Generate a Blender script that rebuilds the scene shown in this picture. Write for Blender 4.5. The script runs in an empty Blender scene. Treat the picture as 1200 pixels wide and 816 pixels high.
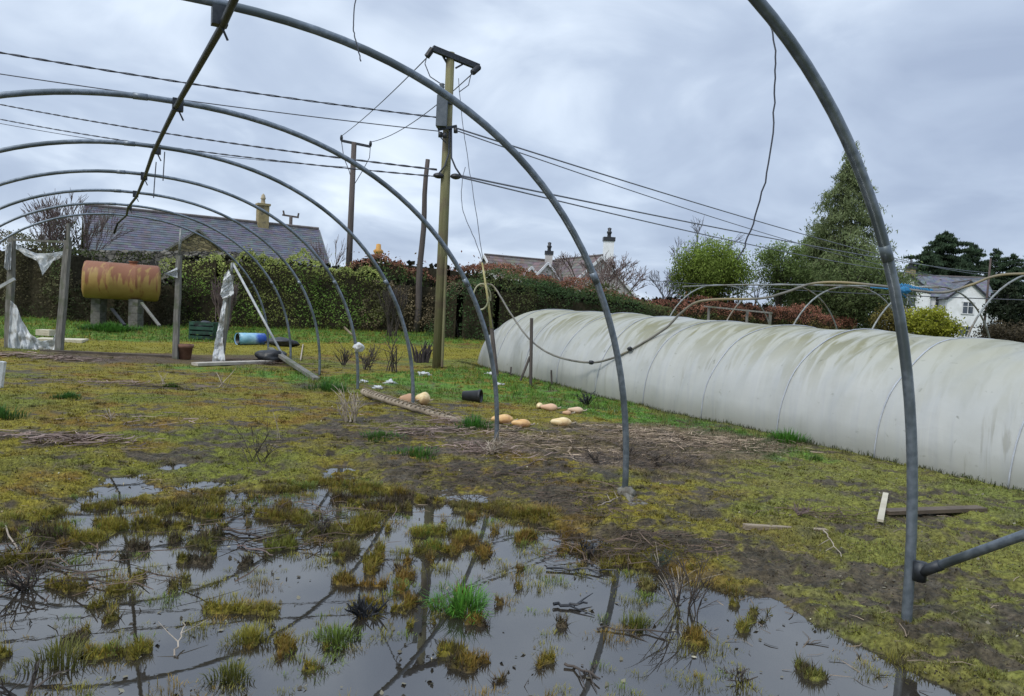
import bpy, bmesh, math, random
import numpy as np
from mathutils import Vector, Matrix, noise as mnoise
random.seed(7); rng = np.random.default_rng(7)
C = bpy.context.scene.collection
R = math.radians

# ------------------------------------------------------------------ camera
EYE, FPX, PIT, ROL = 1.6, 878.0, 0.055, 0.055
cf = Vector((0, math.cos(PIT), -math.sin(PIT))); cu0 = Vector((0, math.sin(PIT), math.cos(PIT))); cr0 = Vector((1, 0, 0))
cr = math.cos(ROL)*cr0 + math.sin(ROL)*cu0; cu = -math.sin(ROL)*cr0 + math.cos(ROL)*cu0
cam = bpy.data.objects.new('camera', bpy.data.cameras.new('camera')); C.objects.link(cam)
cam.data.sensor_width = 36; cam.data.lens = FPX/1200*36; cam.data.clip_end = 3000; cam.data.clip_start = 0.05
M = Matrix((cr, cu, -cf)).transposed().to_4x4(); M.translation = Vector((0, 0, EYE)); cam.matrix_world = M
bpy.context.scene.camera = cam

def ray(px, py): return cf + (px-600)/FPX*cr - (py-408)/FPX*cu
def at(px, py, Y):                      # point seen at a pixel of the photograph, at distance Y
    d = ray(px, py); s = Y/d.y; return Vector((d.x*s, Y, EYE+d.z*s))
def base(x, y):
    t = min(max((y-21)/14, 0), 1); t = t*t*(3-2*t)
    k = min(max((x+12)/14, 0), 1)
    return t*(0.28+0.22*k)
def gnd(px, py):                        # ground point seen at a pixel
    d = ray(px, py); z = 0.0
    for _ in range(12):
        s = (z-EYE)/d.z; p = Vector((0, 0, EYE))+d*s; z = base(p.x, p.y)
    return p

# ------------------------------------------------------------------ noise fields (numpy)
def _h(ix, iy, seed):
    n = (ix*374761393 + iy*668265263 + seed*974634777) & 0xFFFFFFFF
    n = ((n ^ (n >> 13))*1274126177) & 0xFFFFFFFF
    return ((n ^ (n >> 16)) & 0xFFFF)/65535.0
def vn(x, y, s, seed=0):
    x = np.asarray(x, float)/s; y = np.asarray(y, float)/s
    ix = np.floor(x).astype(np.int64); iy = np.floor(y).astype(np.int64); fx = x-ix; fy = y-iy
    fx = fx*fx*(3-2*fx); fy = fy*fy*(3-2*fy)
    a = _h(ix, iy, seed); b = _h(ix+1, iy, seed); c = _h(ix, iy+1, seed); d = _h(ix+1, iy+1, seed)
    return (a*(1-fx)+b*fx)*(1-fy)+(c*(1-fx)+d*fx)*fy
def fbm(x, y, s, o=4, seed=0):
    t = 0; w = 1; W = 0
    ca, sa = math.cos(.6), math.sin(.6)
    for k in range(o):
        t = t+w*vn(x, y, s, seed+k); W += w; w *= .55; s *= .48
        x, y = ca*x-sa*y+3.1, sa*x+ca*y-1.7
    return t/W
def sdf(X, Y, poly):                    # signed distance, positive outside
    X = np.asarray(X, float); Y = np.asarray(Y, float); d = np.full(X.shape, 1e9); ins = np.zeros(X.shape, bool)
    n = len(poly)
    for i in range(n):
        ax, ay = poly[i]; bx, by = poly[(i+1) % n]; ex, ey = bx-ax, by-ay
        t = np.clip(((X-ax)*ex+(Y-ay)*ey)/(ex*ex+ey*ey+1e-9), 0, 1)
        d = np.minimum(d, np.hypot(X-ax-t*ex, Y-ay-t*ey))
        c = ((ay > Y) != (by > Y)) & (X < (bx-ax)*(Y-ay)/(by-ay+1e-12)+ax); ins ^= c
    return np.where(ins, -d, d)
def pp(l): return [(gnd(a, b).x, gnd(a, b).y) for a, b in l]
def ss(a, b, x): t = np.clip((x-a)/(b-a), 0, 1); return t*t*(3-2*t)

POOL = pp([(-420, 660), (-60, 640), (0, 628), (60, 606), (100, 585), (190, 590), (250, 580), (340, 574), (395, 556), (430, 574), (520, 590), (575, 592), (640, 612), (700, 640), (735, 655), (790, 672), (850, 694), (905, 722), (975, 752), (1060, 790), (1150, 830), (1250, 900), (1300, 1100), (-900, 1100)])
SAT = [(400, 552, .22), (385, 535, .13), (190, 549, .25), (150, 566, .3), (230, 572, .3), (340, 500, .2), (525, 577, .22), (118, 583, .3), (560, 585, .16), (300, 545, .14), (700, 640, .2)]
SAT = [(gnd(a, b).x, gnd(a, b).y, r) for a, b, r in SAT]
LUSH = [pp(l) for l in ([(430, 440), (560, 428), (640, 445), (760, 478), (740, 500), (640, 478), (560, 470), (470, 462)], [(-200, 372), (620, 372), (620, 396), (-200, 392)], [(190, 428), (420, 440), (440, 452), (380, 460), (340, 446)], [(760, 480), (900, 515), (980, 545), (900, 545), (760, 500)])]
BAND = pp([(60, 399), (420, 402), (600, 410), (600, 422), (420, 418), (60, 413)])
STRAW = pp([(560, 505), (690, 500), (860, 505), (940, 528), (860, 562), (760, 566), (640, 545), (560, 540)])
MUD = pp([(380, 498), (470, 490), (560, 520), (740, 570), (900, 620), (1060, 690), (1230, 770), (1230, 860), (1000, 800), (850, 705), (720, 660), (600, 612), (470, 590), (400, 560)])
SOILED = pp([(60, 412), (330, 417), (330, 428), (60, 424)])
ROWS = pp([(900, 596), (1230, 612), (1230, 650), (900, 640)])

def height(X, Y):
    X = np.asarray(X, float); Y = np.asarray(Y, float)
    t = ss(21, 35, Y); k = np.clip((X+12)/14, 0, 1); b = t*(0.28+0.22*k)
    n1 = fbm(X, Y, 1.3, 3, 1)-.5; n2 = fbm(X, Y, .32, 3, 9)-.5; n3 = fbm(X, Y, .09, 3, 17)-.5
    sd = sdf(X, Y, POOL)+ (fbm(X, Y, .6, 3, 5)-.5)*.5
    near = ss(14, 5, Y)
    n4 = fbm(X, Y, .16, 2, 19)-.5; lum = ss(.43, .56, .5*fbm(X, Y*1.7, .26, 3, 83)+.5*fbm(X, Y*1.5, .95, 3, 81))
    out = .022+.05*(n1+.45)*.6+.045*n2+(.050*n3+.034*n4+.016*np.maximum(0, fbm(X, Y, .045, 2, 23)-.55)*4)*near+.016*lum*near
    out = out + ss(.1, 1.3, sd)*.02
    for x, y, r in SAT:
        q = np.hypot(X-x, (Y-y)*.7)/r; out = out-.06*np.exp(-q*q)*(1+1.5*n2)
    up = ss(3.6, 6.2, Y+ .5*(fbm(X, Y, 1.0, 2, 33)-.5)+(-X)*.55)
    ins = -.030+.052*ss(.665-.115*up, .72-.115*up, .55*fbm(X, Y*1.5, .24, 3, 41)+.45*fbm(X, Y*1.2, .11, 2, 43))+.018*n3
    h = np.where(sd > 0, out, 0)*0
    w = ss(-.12, .12, sd)
    h = ins*(1-w)+out*w
    # far field: rougher clods, no puddle
    far = ss(9, 14, Y); h = h*(1-far)+(.0+.07*n1+.05*n2)*far
    rows = sdf(X, Y, ROWS); h = h+np.where(rows < 0, .012, 0)*np.sin((Y*.95+X*.2)*14)
    big = ss(36, 60, Y)
    return b+h*(1-big)+0*X
def hz(x, y): return float(height(np.array([x]), np.array([y]))[0])
def G(px, py):
    p = gnd(px, py); return Vector((p.x, p.y, hz(p.x, p.y)))

def ground_col(X, Y, h):
    X = np.asarray(X, float); Y = np.asarray(Y, float)
    a = fbm(X, Y, 1.6, 3, 51); b = fbm(X, Y, .5, 3, 61); c = fbm(X, Y, .16, 3, 71); f = fbm(X, Y, .05, 2, 75)
    moss = np.array([.180, .152, .023]); rust = np.array([.165, .105, .022]); green = np.array([.108, .135, .025]); mud = np.array([.048, .036, .025]); pale = np.array([.085, .078, .045])
    def mix(A, B, t): t = t[..., None]; return A*(1-t)+B*t
    col = mix(np.broadcast_to(moss, X.shape+(3,)), rust, ss(.52, .72, b))
    col = mix(col, green, ss(.48, .68, a)*.7)
    right = ss(.6, 2.2, X-.12*(Y-3)); col = mix(col, np.array([.130, .145, .038]), right*.7)
    col = mix(col, pale, ss(.58, .75, c)*.5)
    lum = ss(.395, .47, .36*fbm(X, Y*1.7, .26, 3, 83)+.26*fbm(X, Y*1.3, .085, 2, 85)+.38*fbm(X, Y*1.5, .95, 3, 81)-.012*ss(.5, 2.5, X))      # moss cushions
    m = 1-lum
    sm = sdf(X, Y, MUD)+(b-.5)*1.6; m = np.maximum(m, ss(.15, -.35, sm)*ss(.56, .46, .45*c+.2*f+.35*fbm(X, Y*1.4, .4, 3, 87)))
    sp = sdf(X, Y, POOL); m = np.maximum(m, ss(.010, .000, h)*ss(14, 10, Y)*.9); m = np.maximum(m, ss(.22, .0, np.abs(sp+(c-.5)*.3))*ss(.5, .3, c)*.7)
    m = m*(1-ss(11, 19, Y)*.45)
    mt_ = mud*(.45+1.1*f[..., None]); mt_ = mix(mt_, np.array([.085, .066, .046]), ss(.55, .7, fbm(X, Y, .11, 3, 95))*.7); col = mix(col, mt_, m*.92)
    veg = 1-m
    for q in LUSH:
        s = ss(.25, -.35, sdf(X, Y, q)+(b-.5)*1.6); col = mix(col, np.array([.075, .165, .022]), s*.85*ss(.38, .55, c+.06)); veg = np.maximum(veg, s*.8)
    s = ss(.2, -.3, sdf(X, Y, STRAW)+(b-.5)*1.2); col = mix(col, mix(np.broadcast_to(np.array([.13, .095, .065]), X.shape+(3,)), mud, ss(.40, .60, c)), s*ss(.60, .45, a)*.8); veg = veg*(1-.5*s*ss(.60, .45, a))
    s = ss(.3, -.3, sdf(X, Y, BAND)+(b-.5)*1.0); col = mix(col, np.array([.20, .175, .02]), s*.8); veg = np.maximum(veg, s)
    s = ss(.2, -.2, sdf(X, Y, SOILED)+(b-.5)*.6); col = mix(col, np.array([.075, .052, .040]), s*.8); veg = veg*(1-.8*s)
    far = ss(40, 70, Y); col = mix(col, np.array([.06, .085, .025]), far)
    under = ss(.0, -.03, h); col = mix(col, np.array([.022, .018, .013]), under); veg = veg*(1-under)
    return col*(.8+.4*f[..., None]), np.clip(veg, 0, 1), m

# ------------------------------------------------------------------ materials
def srgb(r, g, b, k=1.0):
    return tuple(((v/255/12.92) if v/255 <= .04045 else ((v/255+.055)/1.055)**2.4)*k for v in (r, g, b))
def mat(name, c1, c2=None, scale=8, rough=.8, metal=0.0, bump=.0, detail=6, stretch=None, lo=.35, hi=.65, vcol=False, bscale=None, c3=None, scale3=2, spec=.5, coat=0, trans=0):
    m = bpy.data.materials.new(name); m.use_nodes = True; nt = m.node_tree; N = nt.nodes; L = nt.links
    p = N['Principled BSDF']; p.inputs['Roughness'].default_value = rough; p.inputs['Metallic'].default_value = metal; p.inputs['Specular IOR Level'].default_value = spec
    tc = N.new('ShaderNodeTexCoord'); mp = N.new('ShaderNodeMapping'); L.new(tc.outputs['Object'], mp.inputs[0])
    if stretch: mp.inputs['Scale'].default_value = stretch
    nz = N.new('ShaderNodeTexNoise'); nz.inputs['Scale'].default_value = scale; nz.inputs['Detail'].default_value = detail; L.new(mp.outputs[0], nz.inputs[0])
    rp = N.new('ShaderNodeMapRange'); rp.inputs[1].default_value = lo; rp.inputs[2].default_value = hi; L.new(nz.outputs[0], rp.inputs[0])
    mx = N.new('ShaderNodeMix'); mx.data_type = 'RGBA'; mx.inputs[6].default_value = (*c1, 1); mx.inputs[7].default_value = (*(c2 or c1), 1); L.new(rp.outputs[0], mx.inputs[0])
    out = mx.outputs[2]
    if c3:
        n3 = N.new('ShaderNodeTexNoise'); n3.inputs['Scale'].default_value = scale3; n3.inputs['Detail'].default_value = 5; L.new(tc.outputs['Object'], n3.inputs[0])
        r3 = N.new('ShaderNodeMapRange'); r3.inputs[1].default_value = .5; r3.inputs[2].default_value = .62; L.new(n3.outputs[0], r3.inputs[0])
        m3 = N.new('ShaderNodeMix'); m3.data_type = 'RGBA'; L.new(out, m3.inputs[6]); m3.inputs[7].default_value = (*c3, 1); L.new(r3.outputs[0], m3.inputs[0]); out = m3.outputs[2]
    if vcol:
        at_ = N.new('ShaderNodeAttribute'); at_.attribute_name = 'Col'
        mm = N.new('ShaderNodeMix'); mm.data_type = 'RGBA'; mm.blend_type = 'MULTIPLY'; mm.inputs[0].default_value = 1; L.new(out, mm.inputs[6]); L.new(at_.outputs[0], mm.inputs[7]); out = mm.outputs[2]
    L.new(out, p.inputs['Base Color'])
    if bump:
        bp = N.new('ShaderNodeBump'); bp.inputs['Strength'].default_value = bump; bp.inputs['Distance'].default_value = .02
        if bscale:
            nb = N.new('ShaderNodeTexNoise'); nb.inputs['Scale'].default_value = bscale; nb.inputs['Detail'].default_value = 6; L.new(mp.outputs[0], nb.inputs[0]); L.new(nb.outputs[0], bp.inputs['Height'])
        else: L.new(nz.outputs[0], bp.inputs['Height'])
        L.new(bp.outputs[0], p.inputs['Normal'])
    if trans:
        tr = N.new('ShaderNodeBsdfTranslucent'); L.new(out, tr.inputs[0]); ms = N.new('ShaderNodeMixShader'); ms.inputs[0].default_value = trans
        L.new(p.outputs[0], ms.inputs[1]); L.new(tr.outputs[0], ms.inputs[2]); L.new(ms.outputs[0], N['Material Output'].inputs[0])
    return m
W1 = (.85, .85, .85); W2 = (1.15, 1.15, 1.15)
M_leaf = mat('leaf', W1, W2, 3, .7, vcol=True, trans=.25, spec=.12)
M_needle = mat('needle', W1, W2, 2, .75, vcol=True, trans=.3, spec=.15)
M_blade = mat('grass_blade', W1, W2, 2, .55, vcol=True, trans=.25, spec=.3)
M_stalk = mat('dead_stalk', W1, W2, 9, .85, vcol=True, spec=.2)
M_bark = mat('bark', (.045, .037, .03), (.09, .078, .06), 6, .9, bump=.5, stretch=(1, 1, .2))
M_twig = mat('twig', (.030, .024, .02), (.075, .058, .045), 14, .8)
M_pinktwig = mat('pink_twig', (.11, .075, .07), (.17, .125, .11), 5, .9)
M_palestem = mat('pale_stem', (.24, .19, .14), (.42, .36, .28), 14, .85)
M_steel = mat('galvanised_steel', (.125, .15, .175), (.21, .24, .27), 25, .42, .55, bump=.05, c3=(.10, .12, .13), scale3=3)
M_steel_dark = mat('dull_steel', (.022, .025, .03), (.045, .05, .055), 22, .5, .5)
M_oldsteel = mat('weathered_steel', (.16, .17, .16), (.28, .29, .28), 30, .55, .4, c3=(.16, .13, .09), scale3=2)
M_paleply = mat('pale_pipe', (.30, .31, .30), (.42, .43, .42), 8, .5)
M_greypost = mat('weathered_post', (.10, .095, .08), (.21, .20, .175), 7, .9, bump=.5, stretch=(6, 6, .5), c3=(.10, .11, .07), scale3=3)
M_polewood = mat('green_pole_wood', (.13, .125, .055), (.20, .185, .095), 5, .9, bump=.4, stretch=(8, 8, .3), c3=(.13, .10, .065), scale3=1.5)
M_darkpole = mat('dark_pole_wood', (.055, .045, .04), (.11, .09, .08), 5, .9, bump=.4, stretch=(8, 8, .3))
M_black = mat('black_plastic', (.010, .011, .013), (.022, .023, .026), 9, .45)
M_cable = mat('cable', (.035, .04, .055), (.06, .065, .08), 5, .6)
M_farcable = mat('far_cable', (.13, .14, .17), (.17, .18, .21), 5, .7)
M_trafo = mat('transformer_grey', (.07, .085, .10), (.11, .125, .14), 7, .5, .1)
M_concrete = mat('concrete_block', (.10, .095, .08), (.17, .16, .14), 7, .95, bump=.5, c3=(.08, .085, .05), scale3=4)
M_plank = mat('weathered_plank', (.16, .12, .08), (.32, .26, .18), 6, .9, bump=.4, stretch=(1, 9, 9))
M_paleplank = mat('pale_plank', (.40, .36, .25), (.58, .54, .41), 6, .85, bump=.3, stretch=(1, 9, 9))
M_rag = mat('torn_plastic', (.62, .64, .65), (.80, .81, .81), 5, .45, bump=.25, c3=(.42, .41, .37), scale3=6, trans=.25)
M_dirtyrag = mat('muddy_rag', (.10, .09, .07), (.24, .23, .19), 9, .8, bump=.5, c3=(.07, .06, .045), scale3=8)
M_terracotta = mat('terracotta', (.16, .08, .05), (.24, .13, .085), 8, .85)
M_marrow = mat('marrow_skin', (.55, .30, .10), (.70, .46, .20), 6, .5, c3=(.38, .20, .09), scale3=5, stretch=(1, 5, 5), bump=.2)
M_paleMarrow = mat('pale_marrow_skin', (.62, .44, .20), (.76, .62, .36), 6, .5, c3=(.42, .27, .13), scale3=5, stretch=(1, 5, 5), bump=.2)
M_slate = mat('slate', W1, W2, 2, .6, vcol=True, spec=.4)
M_tile = mat('roof_tile', W1, W2, 2, .8, vcol=True)
M_white = mat('white_render', (.74, .75, .74), (.82, .83, .83), 2, .9, c3=(.66, .67, .65), scale3=.8)
M_cream = mat('cream_render', (.40, .38, .36), (.55, .53, .50), 2, .9)
M_trim = mat('white_trim', (.62, .62, .62), (.72, .72, .72), 3, .5)
M_darktrim = mat('dark_trim', (.018, .02, .025), (.03, .032, .038), 3, .5)
M_glass = mat('window_glass', (.035, .045, .055), (.07, .085, .10), 1.5, .08, spec=.8)
M_yellowstone = mat('yellow_stone', (.24, .19, .09), (.37, .30, .16), 3, .9, bump=.5, c3=(.16, .13, .08), scale3=3)
M_rope = mat('blue_rope', (.01, .10, .22), (.02, .18, .34), 30, .7)
M_hose = mat('yellowed_hose', (.24, .23, .13), (.36, .35, .22), 9, .5)
M_cane = mat('bamboo_cane', (.30, .26, .10), (.42, .37, .17), 9, .6)
M_pipe = mat('mossy_pipe', (.10, .095, .08), (.17, .16, .13), 5, .6, c3=(.24, .19, .09), scale3=.9)
M_orange = mat('orange_clay', (.45, .22, .05), (.55, .30, .08), 9, .8)

def stone_mat(name, a, b, mortar, scale):
    m = mat(name, a, b, 3, .95); nt = m.node_tree; N = nt.nodes; L = nt.links; p = N['Principled BSDF']
    src = p.inputs['Base Color'].links[0].from_socket
    tc = N.new('ShaderNodeTexCoord'); mp = N.new('ShaderNodeMapping'); mp.inputs['Scale'].default_value = (1, 1, 1.9); L.new(tc.outputs['Object'], mp.inputs[0])
    v = N.new('ShaderNodeTexVoronoi'); v.feature = 'DISTANCE_TO_EDGE'; v.inputs['Scale'].default_value = scale; L.new(mp.outputs[0], v.inputs[0])
    v2 = N.new('ShaderNodeTexVoronoi'); v2.inputs['Scale'].default_value = scale; L.new(mp.outputs[0], v2.inputs[0])
    r = N.new('ShaderNodeMapRange'); r.inputs[1].default_value = .02; r.inputs[2].default_value = .09; L.new(v.outputs['Distance'], r.inputs[0])
    hs = N.new('ShaderNodeSeparateColor'); L.new(v2.outputs['Color'], hs.inputs[0])
    mr = N.new('ShaderNodeMapRange'); mr.inputs[3].default_value = .55; mr.inputs[4].default_value = 1.35; L.new(hs.outputs[0], mr.inputs[0])
    vm = N.new('ShaderNodeVectorMath'); vm.operation = 'SCALE'; L.new(src, vm.inputs[0]); L.new(mr.outputs[0], vm.inputs['Scale'])
    mx = N.new('ShaderNodeMix'); mx.data_type = 'RGBA'; mx.inputs[6].default_value = (*mortar, 1); L.new(vm.outputs[0], mx.inputs[7]); L.new(r.outputs[0], mx.inputs[0]); L.new(mx.outputs[2], p.inputs['Base Color'])
    bp = N.new('ShaderNodeBump'); bp.inputs['Strength'].default_value = .8; bp.inputs['Distance'].default_value = .04; L.new(r.outputs[0], bp.inputs['Height']); L.new(bp.outputs[0], p.inputs['Normal'])
    return m
M_rubble = stone_mat('rubble_stone', (.12, .11, .09), (.24, .225, .19), (.05, .048, .038), 3.2)
M_gable = stone_mat('gable_stone', (.22, .17, .08), (.34, .27, .14), (.13, .11, .07), 3.6)

# ------------------------------------------------------------------ mesh builder
class MB:
    def __init__(s): s.v = []; s.f = []; s.c = []
    def add(s, vs, fs, col=(1, 1, 1)):
        o = len(s.v); s.v += [tuple(v) for v in vs]; s.f += [tuple(o+i for i in f) for f in fs]; s.c += [col]*len(vs)
    def box(s, c, d, ax=None, col=(1, 1, 1), bev=0):
        c = Vector(c); X, Y, Z = ax or (Vector((1, 0, 0)), Vector((0, 1, 0)), Vector((0, 0, 1)))
        vs = [c+X*(i*d[0]/2)+Y*(j*d[1]/2)+Z*(k*d[2]/2) for i in (-1, 1) for j in (-1, 1) for k in (-1, 1)]
        s.add(vs, [(0, 1, 3, 2), (4, 6, 7, 5), (0, 4, 5, 1), (2, 3, 7, 6), (0, 2, 6, 4), (1, 5, 7, 3)], col)
    def beam(s, a, b, w, h, up=(0, 0, 1), col=(1, 1, 1)):
        a = Vector(a); b = Vector(b); X = (b-a); l = X.length; X = X/l; Y = Vector(up).cross(X)
        if Y.length < 1e-4: Y = Vector((1, 0, 0)).cross(X)
        Y.normalize(); s.box((a+b)/2, (l, w, h), (X, Y, X.cross(Y)), col)
    def tube(s, P, r, n=8, col=(1, 1, 1), cap=True):
        P = [Vector(p) for p in P]; m = len(P); rs = r if isinstance(r, (list, tuple)) else [r]*m
        T = [(P[min(i+1, m-1)]-P[max(i-1, 0)]).normalized() for i in range(m)]
        u = T[0].orthogonal().normalized(); vs = []
        for i in range(m):
            u = (u-T[i]*u.dot(T[i])); u = u.normalized() if u.length > 1e-6 else T[i].orthogonal().normalized()
            w = T[i].cross(u)
            for k in range(n):
                a = 2*math.pi*k/n; vs.append(P[i]+(u*math.cos(a)+w*math.sin(a))*rs[i])
        fs = [(i*n+k, i*n+(k+1) % n, (i+1)*n+(k+1) % n, (i+1)*n+k) for i in range(m-1) for k in range(n)]
        if cap: fs += [tuple(range(n-1, -1, -1)), tuple((m-1)*n+k for k in range(n))]
        s.add(vs, fs, col)
    def lathe(s, o, prof, ax=(0, 0, 1), n=24, col=(1, 1, 1)):     # prof: (r, t) along axis
        o = Vector(o); A = Vector(ax).normalized(); u = A.orthogonal().normalized(); w = A.cross(u)
        vs = [o+A*t+(u*math.cos(2*math.pi*k/n)+w*math.sin(2*math.pi*k/n))*r for r, t in prof for k in range(n)]
        m = len(prof); fs = [(i*n+k, i*n+(k+1) % n, (i+1)*n+(k+1) % n, (i+1)*n+k) for i in range(m-1) for k in range(n)]
        s.add(vs, fs, col)
    def poly(s, pts, col=(1, 1, 1)): s.add(pts, [tuple(range(len(pts)))], col)
    def build(s, name, m, parent=None, smooth=False, loc=None): return link(name, np.array(s.v, float), s.f, m, parent, smooth, loc, s.c)

ORG = {}
def org(o): return ORG[o.name] if o else Vector((0, 0, 0))
def link(name, V, F, m, parent=None, smooth=False, loc=None, cols=None):
    V = np.asarray(V, float); L = Vector(loc) if loc is not None else (org(parent) if parent else Vector((0, 0, 0)))
    me = bpy.data.meshes.new(name); nv = len(V); W = (V-np.array(L)).astype(np.float32)
    if isinstance(F, np.ndarray):
        k = F.shape[1]; me.vertices.add(nv); me.vertices.foreach_set('co', W.ravel()); me.loops.add(F.size); me.loops.foreach_set('vertex_index', F.ravel().astype(np.int32))
        me.polygons.add(len(F)); me.polygons.foreach_set('loop_start', np.arange(0, F.size, k, dtype=np.int32)); me.polygons.foreach_set('loop_total', np.full(len(F), k, np.int32)); me.update(calc_edges=True)
    else: me.from_pydata([tuple(map(float, w)) for w in W], [], F)
    if cols is not None and len(cols) == nv:
        a = me.color_attributes.new('Col', 'FLOAT_COLOR', 'POINT'); cc = np.ones((nv, 4), np.float32); cc[:, :3] = np.asarray(cols, np.float32); a.data.foreach_set('color', cc.ravel())
    me.materials.append(m)
    if smooth: me.polygons.foreach_set('use_smooth', np.ones(len(me.polygons), bool))
    me.update(); o = bpy.data.objects.new(name, me); C.objects.link(o); o.location = L-(org(parent) if parent else Vector((0, 0, 0)))
    if parent: o.parent = parent
    ORG[o.name] = L; return o
def tag(o, label=None, cat=None, group=None, kind=None):
    if label: o['label'] = label
    if cat: o['category'] = cat
    if group: o['group'] = group
    if kind: o['kind'] = kind
    return o
def thing(name, loc, label, cat, group=None):
    o = bpy.data.objects.new(name, None); C.objects.link(o); o.location = Vector(loc); o.empty_display_size = .1; ORG[o.name] = Vector(loc)
    return tag(o, label, cat, group)

# many small blades / leaves
class Tri:
    def __init__(s): s.V = []; s.F = []; s.Cc = []; s.n = 0
    def push(s, V, F, Cc): s.V.append(V); s.F.append(F+s.n); s.Cc.append(Cc); s.n += len(V)
    def blades(s, P, H, W, lean, col, seg=1, dark=.55):
        P = np.asarray(P, float); n = len(P)
        if n == 0: return
        H = np.broadcast_to(H, n); W = np.broadcast_to(W, n); az = rng.uniform(0, 2*math.pi, n)
        d = np.stack([np.cos(az), np.sin(az), 0*az], 1)
        if np.ndim(lean) == 1 and len(lean) == n: ln = lean
        else: ln = rng.uniform(0, 1, n)*lean
        az2 = rng.uniform(0, 2*math.pi, n); q = np.stack([np.cos(az2), np.sin(az2), 0*az2], 1)
        tip = P+np.array([0, 0, 1.])*(H*np.cos(ln))[:, None]+q*(H*np.sin(ln))[:, None]
        col = np.broadcast_to(col, (n, 3))
        if seg == 1:
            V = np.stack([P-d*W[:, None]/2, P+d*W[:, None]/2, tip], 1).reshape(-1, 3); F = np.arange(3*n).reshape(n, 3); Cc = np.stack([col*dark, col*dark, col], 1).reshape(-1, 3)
        else:
            mid = P+np.array([0, 0, 1.])*(H*.62*np.cos(ln*.4))[:, None]+q*(H*.62*np.sin(ln*.4))[:, None]
            V = np.stack([P-d*W[:, None]/2, P+d*W[:, None]/2, mid-d*W[:, None]*.36, mid+d*W[:, None]*.36, tip], 1).reshape(-1, 3)
            b = np.arange(n)[:, None]*5; F = np.concatenate([b+np.array([[0, 1, 3]]), b+np.array([[0, 3, 2]]), b+np.array([[2, 3, 4]])]); Cc = np.stack([col*dark, col*dark, col*.85, col*.85, col], 1).reshape(-1, 3)
        s.push(V, F, Cc)
    def leaves(s, P, size, col, N=None, asp=.5, jit=.8, droop=0):
        P = np.asarray(P, float); n = len(P)
        if n == 0: return
        size = np.broadcast_to(size, n)[:, None]
        a = rng.normal(size=(n, 3)); a[:, 2] -= droop; a /= np.linalg.norm(a, axis=1)[:, None]
        if N is None: nn = rng.normal(size=(n, 3))
        else: nn = np.asarray(N, float)+rng.normal(size=(n, 3))*jit
        b = np.cross(nn, a); b /= (np.linalg.norm(b, axis=1)[:, None]+1e-9)
        V = np.stack([P-a*size/2, P+b*size*asp/2, P+a*size/2, P-b*size*asp/2], 1).reshape(-1, 3)
        q = np.arange(n)[:, None]*4; F = np.concatenate([q+np.array([[0, 1, 2]]), q+np.array([[0, 2, 3]])])
        s.push(V, F, np.repeat(np.broadcast_to(col, (n, 3)), 4, axis=0))
    def build(s, name, m, parent=None, loc=None): return link(name, np.concatenate(s.V), np.concatenate(s.F), m, parent, False, loc, np.concatenate(s.Cc))
def vcolr(n, a, b, j=.15):
    t = rng.uniform(0, 1, (n, 1)); return (np.array(a)*(1-t)+np.array(b)*t)*(1+rng.uniform(-j, j, (n, 1)))

# ------------------------------------------------------------------ world and light
w = bpy.data.worlds.new('World'); bpy.context.scene.world = w; w.use_nodes = True; nt = w.node_tree; N = nt.nodes; L = nt.links
SE, SR = R(48), R(-40)
sky = N.new('ShaderNodeTexSky'); sky.sky_type = 'NISHITA'; sky.sun_disc = False; sky.sun_elevation = SE; sky.sun_rotation = SR
tc = N.new('ShaderNodeTexCoord'); sp = N.new('ShaderNodeSeparateXYZ'); L.new(tc.outputs['Generated'], sp.inputs[0])
def mth(op, a, b=None, c=None):
    n = N.new('ShaderNodeMath'); n.operation = op
    for i, v in enumerate((a, b, c)):
        if v is None: continue
        if isinstance(v, (int, float)): n.inputs[i].default_value = v
        else: L.new(v, n.inputs[i])
    return n.outputs[0]
zc = mth('MAXIMUM', sp.outputs[2], 0.0); den = mth('ADD', zc, .30)
cx = mth('DIVIDE', sp.outputs[0], den); cy = mth('DIVIDE', sp.outputs[1], den)
cb = N.new('ShaderNodeCombineXYZ'); L.new(cx, cb.inputs[0]); L.new(cy, cb.inputs[1])
n1 = N.new('ShaderNodeTexNoise'); n1.inputs['Scale'].default_value = .9; n1.inputs['Detail'].default_value = 5; n1.inputs['Roughness'].default_value = .55; n1.inputs['Distortion'].default_value = .4; L.new(cb.outputs[0], n1.inputs[0])
n2 = N.new('ShaderNodeTexNoise'); n2.inputs['Scale'].default_value = 2.6; n2.inputs['Detail'].default_value = 7; n2.inputs['Roughness'].default_value = .5; n2.inputs['Distortion'].default_value = .6; L.new(cb.outputs[0], n2.inputs[0])
tt = mth('ADD', mth('MULTIPLY', n1.outputs[0], .6), mth('MULTIPLY', n2.outputs[0], .4))
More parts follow.
